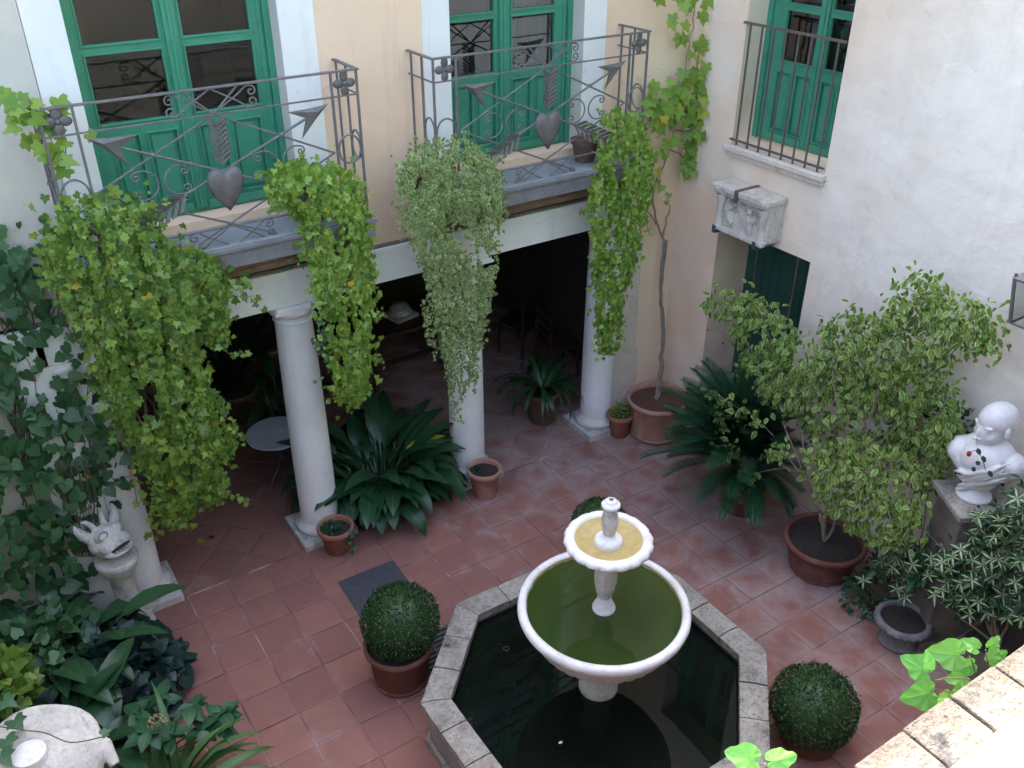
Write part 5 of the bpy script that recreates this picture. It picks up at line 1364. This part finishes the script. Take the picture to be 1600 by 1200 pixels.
# bust on its pedestal
px_, py_ = 6.31, -4.26
pd = thing('pedestal', 'square grey brown stone pedestal under the white bust', 'pedestal', (px_, py_, 0), rotz=radians(-31))
m = MB(); m.box(-.20, .20, -.20, .20, .10, 1.38); obj('shaft', m, M['pedestal'], pd, world=False, bevel=.008)
m = MB(); m.box(-.24, .24, -.24, .24, 0, .0995); obj('foot', m, M['pedestal'], pd, world=False, bevel=.01)
m = MB(); m.box(-.215, .215, -.215, .215, 1.3805, 1.415); m.box(-.25, .25, -.25, .25, 1.4155, 1.47); obj('cap', m, M['coping'], pd, world=False, bevel=.010)
bu = thing('bust', 'white marble bust of a bald draped man turned to the left', 'bust', (px_, py_+.03, 1.47), rotz=radians(196))
S = 1.30
def E_(m, c, r, rot=None, n=20, k_=14, fn=None):
    b = MB(); b.ellipsoid((0, 0, 0), tuple(x*S for x in r), n, k_, fn)
    X = Matrix.Translation(Vector(c)*S)
    if rot: X = X @ rot
    b.xf(X); m.add(b.v, b.f)
R_ = lambda a, ax: Matrix.Rotation(radians(a), 4, ax)
m = MB(); m.lathe([(.001, 0), (.100, 0), (.104, .008), (.104, .018), (.095, .026), (.075, .034), (.062, .05), (.055, .075), (.06, .10), (.08, .12), (.001, .12)], n=40); m.v = [tuple(c*S for c in p) for p in m.v]
obj('socle', m, M['marble'], bu, world=False, smooth=True)
m = MB()   # facing +X in bust space
E_(m, (.0, 0, .255), (.130, .195, .115)); E_(m, (.01, 0, .16), (.09, .11, .10)); E_(m, (-.01, .14, .285), (.10, .085, .085)); E_(m, (-.01, -.14, .285), (.10, .085, .085))
E_(m, (.055, 0, .30), (.10, .13, .115)); E_(m, (-.015, 0, .345), (.11, .15, .085)); E_(m, (.0, 0, .38), (.070, .068, .10))
for k_ in range(5):     # toga folds sweeping from one shoulder down across the chest
    off = (0, .034, .062, .105, .135)[k_]; pts = []
    for j in range(15):
        u_ = j/14; yy = .155-.33*u_; zz = .375-off-.20*u_-.03*sin(pi*u_)+.006*sin(j*1.3+k_*2); w_ = sqrt(max(.03, 1-(yy/.21)**2))
        sh = 1-.9*max(0, .235-zz)/.235
        pts.append(Vector(((.122*w_+.006)*max(.45, sh)+.018, yy*max(.55, sh), zz))*S)
    m.tube(pts, [(.006+(.012 if k_ in (0, 3) else .007)*sin(pi*j/14))*S for j in range(15)], 8)
obj_t = obj('draped_torso', m, M['marble'], bu, world=False); remesh(obj_t, .009, 6)
# head turned to its right (towards the photograph's left)
HM = Matrix.Translation(Vector((.0, 0, .525))*S) @ R_(-34, 'Z') @ R_(10, 'Y')
hb = MB()
def H_(c, r, rot=None, fn=None, n=24, k_=16):
    b = MB(); b.ellipsoid((0, 0, 0), tuple(x*S for x in r), n, k_, fn); X = Matrix.Translation(Vector(c)*S)
    if rot: X = X @ rot
    b.xf(HM @ Matrix.Scale(1.24, 4) @ X); hb.add(b.v, b.f)
H_((-.008, 0, .034), (.094, .074, .082)); H_((.032, 0, -.028), (.066, .060, .092)); H_((.056, 0, -.098), (.036, .038, .032)); H_((.02, 0, -.07), (.055, .052, .05)); H_((-.040, 0, .008), (.066, .066, .072))
H_((.087, 0, -.018), (.022, .0125, .038), R_(-18, 'Y')); H_((.108, 0, -.040), (.014, .014, .011)); H_((.096, .014, -.044), (.009, .008, .007)); H_((.096, -.014, -.044), (.008, .008, .007))
for s_ in (-1, 1):
    H_((.071, s_*.030, .022), (.013, .027, .008), R_(s_*8, 'X')); H_((.070, s_*.031, .008), (.014, .017, .012)); H_((.055, s_*.042, -.034), (.026, .020, .028))
    H_((-.004, s_*.076, -.010), (.016, .008, .028), R_(-8, 'Y'))
H_((.086, 0, -.068), (.011, .020, .005)); H_((.084, 0, -.079), (.011, .017, .005)); H_((.084, 0, -.108), (.016, .019, .015))
E2 = MB(); E2.tube([Vector((-.02, 0, .36))*S, HM @ (Vector((-.02, 0, -.06))*S), HM @ (Vector((.0, 0, -.02))*S)], [.062*S, .055*S, .05*S], 20); hb.add(E2.v, E2.f)
o = obj('head', hb, M['marble'], bu, world=False); remesh(o, .005, 4, .5)
ros = thing('rose_sprig', 'red rosebud and leaves lying across the chest of the white bust', 'flower', tuple(at(1520, 700, 0, 6.05)))
c0 = at(1518, 710, 0, 6.08); P_ = [at(px, py, 0, 6.07) for px, py in ((1528, 700), (1532, 722), (1545, 735), (1524, 730), (1536, 712))]
leaves(ros, P_, np.array([(-.1, -.5, -.8), (0, .5, -.6), (0, -.6, -.7), (0, .3, -.9), (0, -.4, -.8)]), np.tile([-1, -.2, .4], (5, 1)), .06, 'broad', L['hydra'], 5)
m = MB(); m.ellipsoid(tuple(at(1514, 709, 0, 6.06)), (.018, .018, .024), 12, 8); obj('bud', m, M['rose'], ros, smooth=True)
m = MB(); m.tube(smoothline([at(px, py, 0, 6.07) for px, py in ((1514, 709), (1524, 704), (1534, 715), (1540, 735))], 4), .003, 5); obj('stem', m, M['stem'], ros)

# white beast head on a round pedestal by the first column
bx, by = .40, -.42
bp = thing('round_pedestal', 'white round stone pedestal beside the first column under the beast head', 'pedestal', (bx+.02, by, 0))
m = MB(); m.box(-.17, .17, -.17, .17, 0, .06); m.lathe([(.15, .06), (.155, .09), (.13, .12), (.10, .15), (.095, .50), (.10, .66), (.13, .70), (.17, .80), (.175, .84), (.16, .86), (.001, .86)], n=36); obj('shaft', m, M['marble_worn'], bp, world=False, autos=45)
bh = thing('beast_head', 'white stone grotesque beast head with upright ears and open mouth', 'sculpture', (bx, by, .86))
HB = Matrix.Translation((0, 0, .18)) @ R_(25, 'Z') @ R_(-22, 'X') @ Matrix.Scale(.92, 4)
hb = MB()
def B_(c, r, rot=None, n=20, k_=14):
    b = MB(); b.ellipsoid((0, 0, 0), r, n, k_); X = Matrix.Translation(Vector(c))
    if rot: X = X @ rot
    b.xf(HB @ X); hb.add(b.v, b.f)
# faces -Y in its own space, tilted up
B_((0, .02, 0), (.17, .15, .15)); B_((0, -.09, -.03), (.15, .10, .085)); B_((.075, -.075, .085), (.062, .055, .05)); B_((-.075, -.075, .085), (.062, .055, .05)); B_((0, -.13, .02), (.045, .055, .04))
for s_ in (-1, 1):
    e = MB(); e.tube([HB @ Vector(p) for p in ((s_*.12, .03, .08), (s_*.165, .03, .15), (s_*.19, .035, .22), (s_*.195, .04, .27))], [.045, .046, .03, .006], 10); hb.add(e.v, e.f)
    e = MB(); e.tube([HB @ Vector(p) for p in ((s_*.05, .02, .11), (s_*.055, .04, .18), (s_*.08, .06, .235), (s_*.12, .07, .25))], [.03, .026, .02, .008], 10); hb.add(e.v, e.f)
    B_((s_*.09, -.10, -.09), (.05, .06, .035))
B_((0, -.11, -.115), (.11, .085, .028)); B_((0, -.01, .11), (.05, .08, .035))
o = obj('head', hb, M['marble_worn'], bh, world=False); remesh(o, .0075, 3)
m = MB(); m.ellipsoid((0, 0, 0), (.098, .055, .020), 20, 8); m.xf(HB @ Matrix.Translation((0, -.155, -.065)) @ R_(-25, 'X')); obj('dark_mouth', m, M['soil'], bh, world=False, smooth=True)  # dark solid, no cavity: the mouth's inner shade put into colour
for k_ in range(5):
    m = MB(); m.ellipsoid((0, 0, 0), (.010, .010, .016), 8, 6); m.xf(HB @ Matrix.Translation((-.06+.03*k_, -.195+abs(k_-2)*.008, -.078))); obj('tooth', m, M['marble_worn'], bh, world=False, smooth=True)
for s_ in (-1,):
    m = MB(); e = [HB @ Vector((s_*.075+.045*cos(a), -.118-.012*sin(a)*0, .095+.030*sin(a))) for a in np.linspace(0, 2*pi, 21)]; m.tube(e, .004, 6, cap=False); obj('eye_rim', m, M['pedestal'], bh, world=False)

# draped marble fragment, bottom left
q = at(74, 1155, 2, 1.62)
dp = thing('plinth_block', 'stone block carrying the draped marble at the bottom left', 'pedestal', (q[0]-.05, q[1]-.05, 0))
m = MB(); m.box(-.26, .26, -.26, .26, 0, 1.30); obj('block', m, M['pedestal'], dp, world=False, bevel=.015)
ds = thing('draped_marble', 'broken white marble figure with curved drapery folds and a round stump', 'sculpture', (q[0]-.05, q[1]-.05, 1.30))
hb = MB()
hb.ellipsoid((0, 0, .12), (.30, .26, .22), 30, 18); hb.ellipsoid((.0, .13, .16), (.27, .12, .22), 24, 14)
for k_ in range(7):
    a0 = radians(20+k_*7); rr = .29-.028*k_
    pts = [(rr*cos(a), .04+rr*.92*sin(a), .20+.12*sin(a)-.015*k_+.02*cos(3*a)) for a in np.linspace(-.5, pi+.3, 18)]
    hb.tube(pts, [.030-.0015*k_]*18, 8)
hb.tube([(.24, .06, .20), (.31, -.02, .16), (.33, -.12, .08)], [.05, .045, .03], 10)
o = obj('drapery', hb, M['marble_worn'], ds, world=False); remesh(o, .008, 2)
m = MB(); m.lathe([(.105, .16), (.098, .22), (.090, .30), (.094, .36), (.090, .372), (.05, .374), (.001, .370)], (-.05, -.04, 0), 36); obj('stump', m, M['marble'], ds, world=False, autos=50)
iv_ = thing('ivy_tendril', 'thin ivy tendril with dark leaves lying over the draped marble', 'ivy', (q[0], q[1], 1.7))
LL = [at(px, py, 2, 1.72) for px, py in ((-30, 1130), (30, 1140), (70, 1145), (110, 1160), (158, 1152))]
m = MB(); m.tube(smoothline(LL, 5), .0035, 5); obj('stem', m, M['stem'], iv_)
leaves(iv_, [at(px, py, 2, 1.74) for px, py in ((5, 1095), (22, 1125), (8, 1155), (160, 1148), (0, 1180))], np.array([(.6, -.8, 0), (.3, -1, 0), (.1, -1, 0), (1, .2, 0), (.4, -1, 0)]), np.tile([0, -.2, 1.], (5, 1)), np.array([.11, .11, .12, .06, .12]), 'ivy', L['hydra'], 5)

# carved relief stone on the right wall
rl = thing('carved_relief', 'weathered carved stone with little columns strapped to the wall above the doorway', 'carving', (6.55, -1.23, 2.85))
ya, yb = -1.60, -.90; xf_ = 6.44
m = MB(); m.box(xf_+.055, 6.699, ya+.01, yb-.01, 2.665, 3.04); m.noise(.010, 9, 2); obj('back_block', m, M['relief'], rl, bevel=.01)
m = MB(); m.box(xf_-.03, 6.69, ya-.01, yb+.02, 3.055, 3.115); m.box(xf_-.005, 6.69, ya+.01, yb, 3.015, 3.056)
hm = obj('cornice', m, M['relief'], rl, bevel=.012)
for yy in (ya+.075, yb-.075):
    m = MB(); m.lathe([(.055, 2.655), (.055, 2.69), (.045, 2.70), (.040, 2.715), (.037, 2.80), (.037, 2.90), (.044, 2.915), (.040, 2.925), (.050, 2.96), (.062, 3.0), (.062, 3.014)], (xf_+.045, yy, 0), 24, capb=True); m.noise(.004, 22); obj('colonette', m, M['relief'], rl, smooth=True)
m = MB(); m.box(xf_+.005, xf_+.06, ya+.02, yb-.02, 2.645, 2.70); m.noise(.012, 12); obj('base_ledge', m, M['relief'], rl, bevel=.01)
m = MB()
for yy, h_ in ((-1.10, .26), (-1.36, .24)):
    m.ellipsoid((xf_+.055, yy, 2.70+h_*.45), (.035, .052, h_*.55), 14, 12); m.ellipsoid((xf_+.04, yy, 2.70+h_), (.030, .030, .035), 12, 8)
    for k_ in range(3): m.ellipsoid((xf_+.035, yy+.02*(k_-1), 2.76+.04*k_), (.018, .016, .06), 8, 6)
m.noise(.010, 16, 4); o = obj('figures', m, M['relief'], rl); remesh(o, .008, 2)
m = MB(); m.box(xf_-.04, 6.699, -1.245, -1.205, 3.116, 3.124); m.box(xf_-.044, xf_-.036, -1.245, -1.205, 3.0, 3.1235); obj('iron_strap', m, M['iron_brown'], rl)
for yy in (-1.50, -.96): m = MB(); m.box(xf_-.012, 6.699, yy-.022, yy+.022, 2.612, 2.64); m.box(xf_-.012, xf_+.002, yy-.022, yy+.022, 2.6405, 2.69); obj('iron_bracket', m, M['iron_dark'], rl)

# wall lantern at the right edge
lq = at(1622, 478, 0, 6.38); lx, ly, lz = lq
ln = thing('wall_lantern', 'grey metal and glass lantern on a bracket at the right edge', 'lantern', tuple(lq))
wt, wb_, zt, zb = .145, .105, .19, -.15
def P4(w_, z_): return [(lx+sx*w_, ly+sy*w_, lz+z_) for sx, sy in ((-1, -1), (1, -1), (1, 1), (-1, 1))]
A_, B4 = P4(wt, zt), P4(wb_, zb)
for k_ in range(4):
    m = MB(); m.tube([B4[k_], A_[k_]], .014, 4); obj('corner_bar', m, M['iron'], ln)
    m = MB(); m.tube([B4[k_], B4[(k_+1) % 4]], .009, 4); m2 = MB(); m2.tube([A_[k_], A_[(k_+1) % 4]], .009, 4); obj('lower_bar', m, M['iron'], ln); obj('upper_bar', m2, M['iron'], ln)
    m = MB(); m.add([B4[k_], B4[(k_+1) % 4], A_[(k_+1) % 4], A_[k_]], [(0, 1, 2, 3)]); obj('pane', m, M['glass'], ln)
    m = MB(); m.ellipsoid((A_[k_][0], A_[k_][1], A_[k_][2]+.035), (.012, .012, .014), 8, 6); m.tube([A_[k_], (A_[k_][0], A_[k_][1], A_[k_][2]+.03)], .006, 5); obj('corner_finial', m, M['iron'], ln)
m = MB(); t4 = P4(wt+.018, zt+.012); u4 = P4(.04, zt+.11); m.add(t4+u4+P4(.035, zt+.15), [(0, 1, 5, 4), (1, 2, 6, 5), (2, 3, 7, 6), (3, 0, 4, 7), (4, 5, 9, 8), (5, 6, 10, 9), (6, 7, 11, 10), (7, 4, 8, 11), (8, 9, 10, 11)]); obj('roof', m, M['iron'], ln)
m = MB(); m.tube([(lx, ly, lz+zb), (lx, ly, lz+zb-.07), (lx+.10, ly, lz+zb-.16), (6.699, ly, lz+zb-.18)], .010, 6); obj('bracket', m, M['iron'], ln)
m = MB(); m.tube([(lx, ly, lz+zb), (lx, ly, lz-.02)], .012, 8); m.ellipsoid((lx, ly, lz+.03), (.025, .025, .045), 12, 8); obj('lamp_holder', m, M['marble'], ln)

# furniture under the loggia
tq = at(432, 676, 2, .72); tx, ty = tq[0], tq[1]
tb_ = thing('round_table', 'small round grey marble topped cafe table behind the second column', 'table', (tx, ty, 0))
m = MB(); m.lathe([(.001, .70), (.30, .70), (.312, .706), (.312, .718), (.306, .724), (.001, .724)], (tx, ty, 0), 56); obj('tabletop', m, M['tabletop'], tb_, autos=40)
for k_ in range(3):
    a = k_*2*pi/3+3.6; m = MB(); m.tube(smoothline([(tx+.20*cos(a), ty+.20*sin(a), .70), (tx+.05*cos(a), ty+.05*sin(a), .52), (tx+.03*cos(a), ty+.03*sin(a), .36), (tx+.30*cos(a), ty+.30*sin(a), .012)], 6), .010, 6); obj('leg', m, M['iron_dark'], tb_)
m = MB(); m.tube([(tx+.06*cos(a), ty+.06*sin(a), .42) for a in np.linspace(0, 2*pi, 19)], .007, 5, cap=False); obj('ring_brace', m, M['iron_dark'], tb_)
wq = at(625, 492, 2, .78)
wt_ = thing('wooden_table', 'dark wooden table at the back of the loggia carrying a stone column base', 'table', (wq[0], wq[1], 0))
wx, wy = wq[0], wq[1]
m = MB(); m.box(wx-.65, wx+.55, wy-.40, wy+.40, .72, .765); obj('tabletop', m, M['dwood'], wt_, bevel=.005)
for sx in (-.55, .45):
    for sy in (-.32, .32):
        m = MB(); m.lathe([(.035, 0), (.045, .04), (.03, .10), (.05, .25), (.03, .32), (.045, .5), (.035, .60), (.045, .66), (.045, .72)], (wx+sx, wy+sy, 0), 16, capb=True); obj('leg', m, M['dwood'], wt_, smooth=True)
m = MB(); m.box(wx-.55, wx+.45, wy-.03, wy+.03, .12, .16); obj('stretcher', m, M['dwood'], wt_)
cb = thing('column_base', 'pale square and round stone column base standing on the dark wooden table', 'stone base', (wx, wy, .766), rotz=.2)
m = MB(); m.box(-.17, .17, -.17, .17, 0, .045); obj('square_slab', m, M['marble_worn'], cb, world=False, bevel=.005)
m = MB(); m.lathe([(.15, .046), (.16, .065), (.15, .085), (.12, .095), (.115, .105), (.13, .12), (.12, .14), (.095, .15), (.09, .17), (.001, .17)], n=36); obj('round_moulding', m, M['marble_worn'], cb, world=False, smooth=True)
def chair(name, label, x, y, rz):
    c = thing(name, label, 'chair', (x, y, 0), rotz=rz)
    def part(nm, *b): m = MB(); m.box(*b); obj(nm, m, M['chair'], c, world=False, bevel=.005)
    part('seat', -.23, .23, -.22, .22, .43, .46)
    for sx in (-.21, .21):
        part('leg', sx-.018, sx+.018, -.21, -.175, 0, .4295); part('leg', sx-.018, sx+.018, .185, .22, 0, .4295)
        part('back_post', sx-.018, sx+.018, .185, .215, .4605, .92)
    for z_ in (.58, .70, .84): part('back_slat', -.191, .191, .192, .208, z_, z_+.05)
    part('apron', -.19, .19, -.205, -.19, .37, .425); part('apron', -.19, .19, .19, .205, .37, .425)
cq_ = at(812, 500, 2, .45); chair('wooden_chair', 'chestnut wooden chair in the dim loggia right of the middle column', cq_[0], cq_[1], radians(200))
cq_ = at(880, 560, 2, .45); chair('wooden_chair', 'wooden chair in the shadow behind the strap leaved plant', cq_[0]+.2, cq_[1]+.4, radians(80))
sg = at(668, 440, 1, 2.2); bd = thing('notice_sheet', 'pale upright sheet hanging in the dark loggia left of the middle column', 'panel', (sg[0], 2.2, 1.6))
m = MB(); m.box(sg[0]-.04, sg[0]+.04, 2.19, 2.20, sg[2]-.1, sg[2]+.1); obj('sheet', m, M['concrete'], bd)
p = at(310, 830, 2, .01)
for i, (px, py) in enumerate(((310, 846), (328, 840), (476, 828))):
    p = at(px, py, 2, .01); o = thing('fallen_leaf', ['yellow fallen leaf on the tiles below the big ivy', 'dry brown fallen leaf right of the yellow one under the big ivy', 'tiny pale fallen leaf near the second column plinth'][i], 'leaf', tuple(p))
    leaves(o, [p], np.array([(1, .4*i-.5, 0)]), np.array([(0.1, 0, 1.)]), np.array([.09, .06, .03])[i:i+1], 'ivy', [L['dryleaf'], M['dwood'], M['dryflower']][i] if 'dryleaf' in L else M['dryflower'], 1, partname='blade')
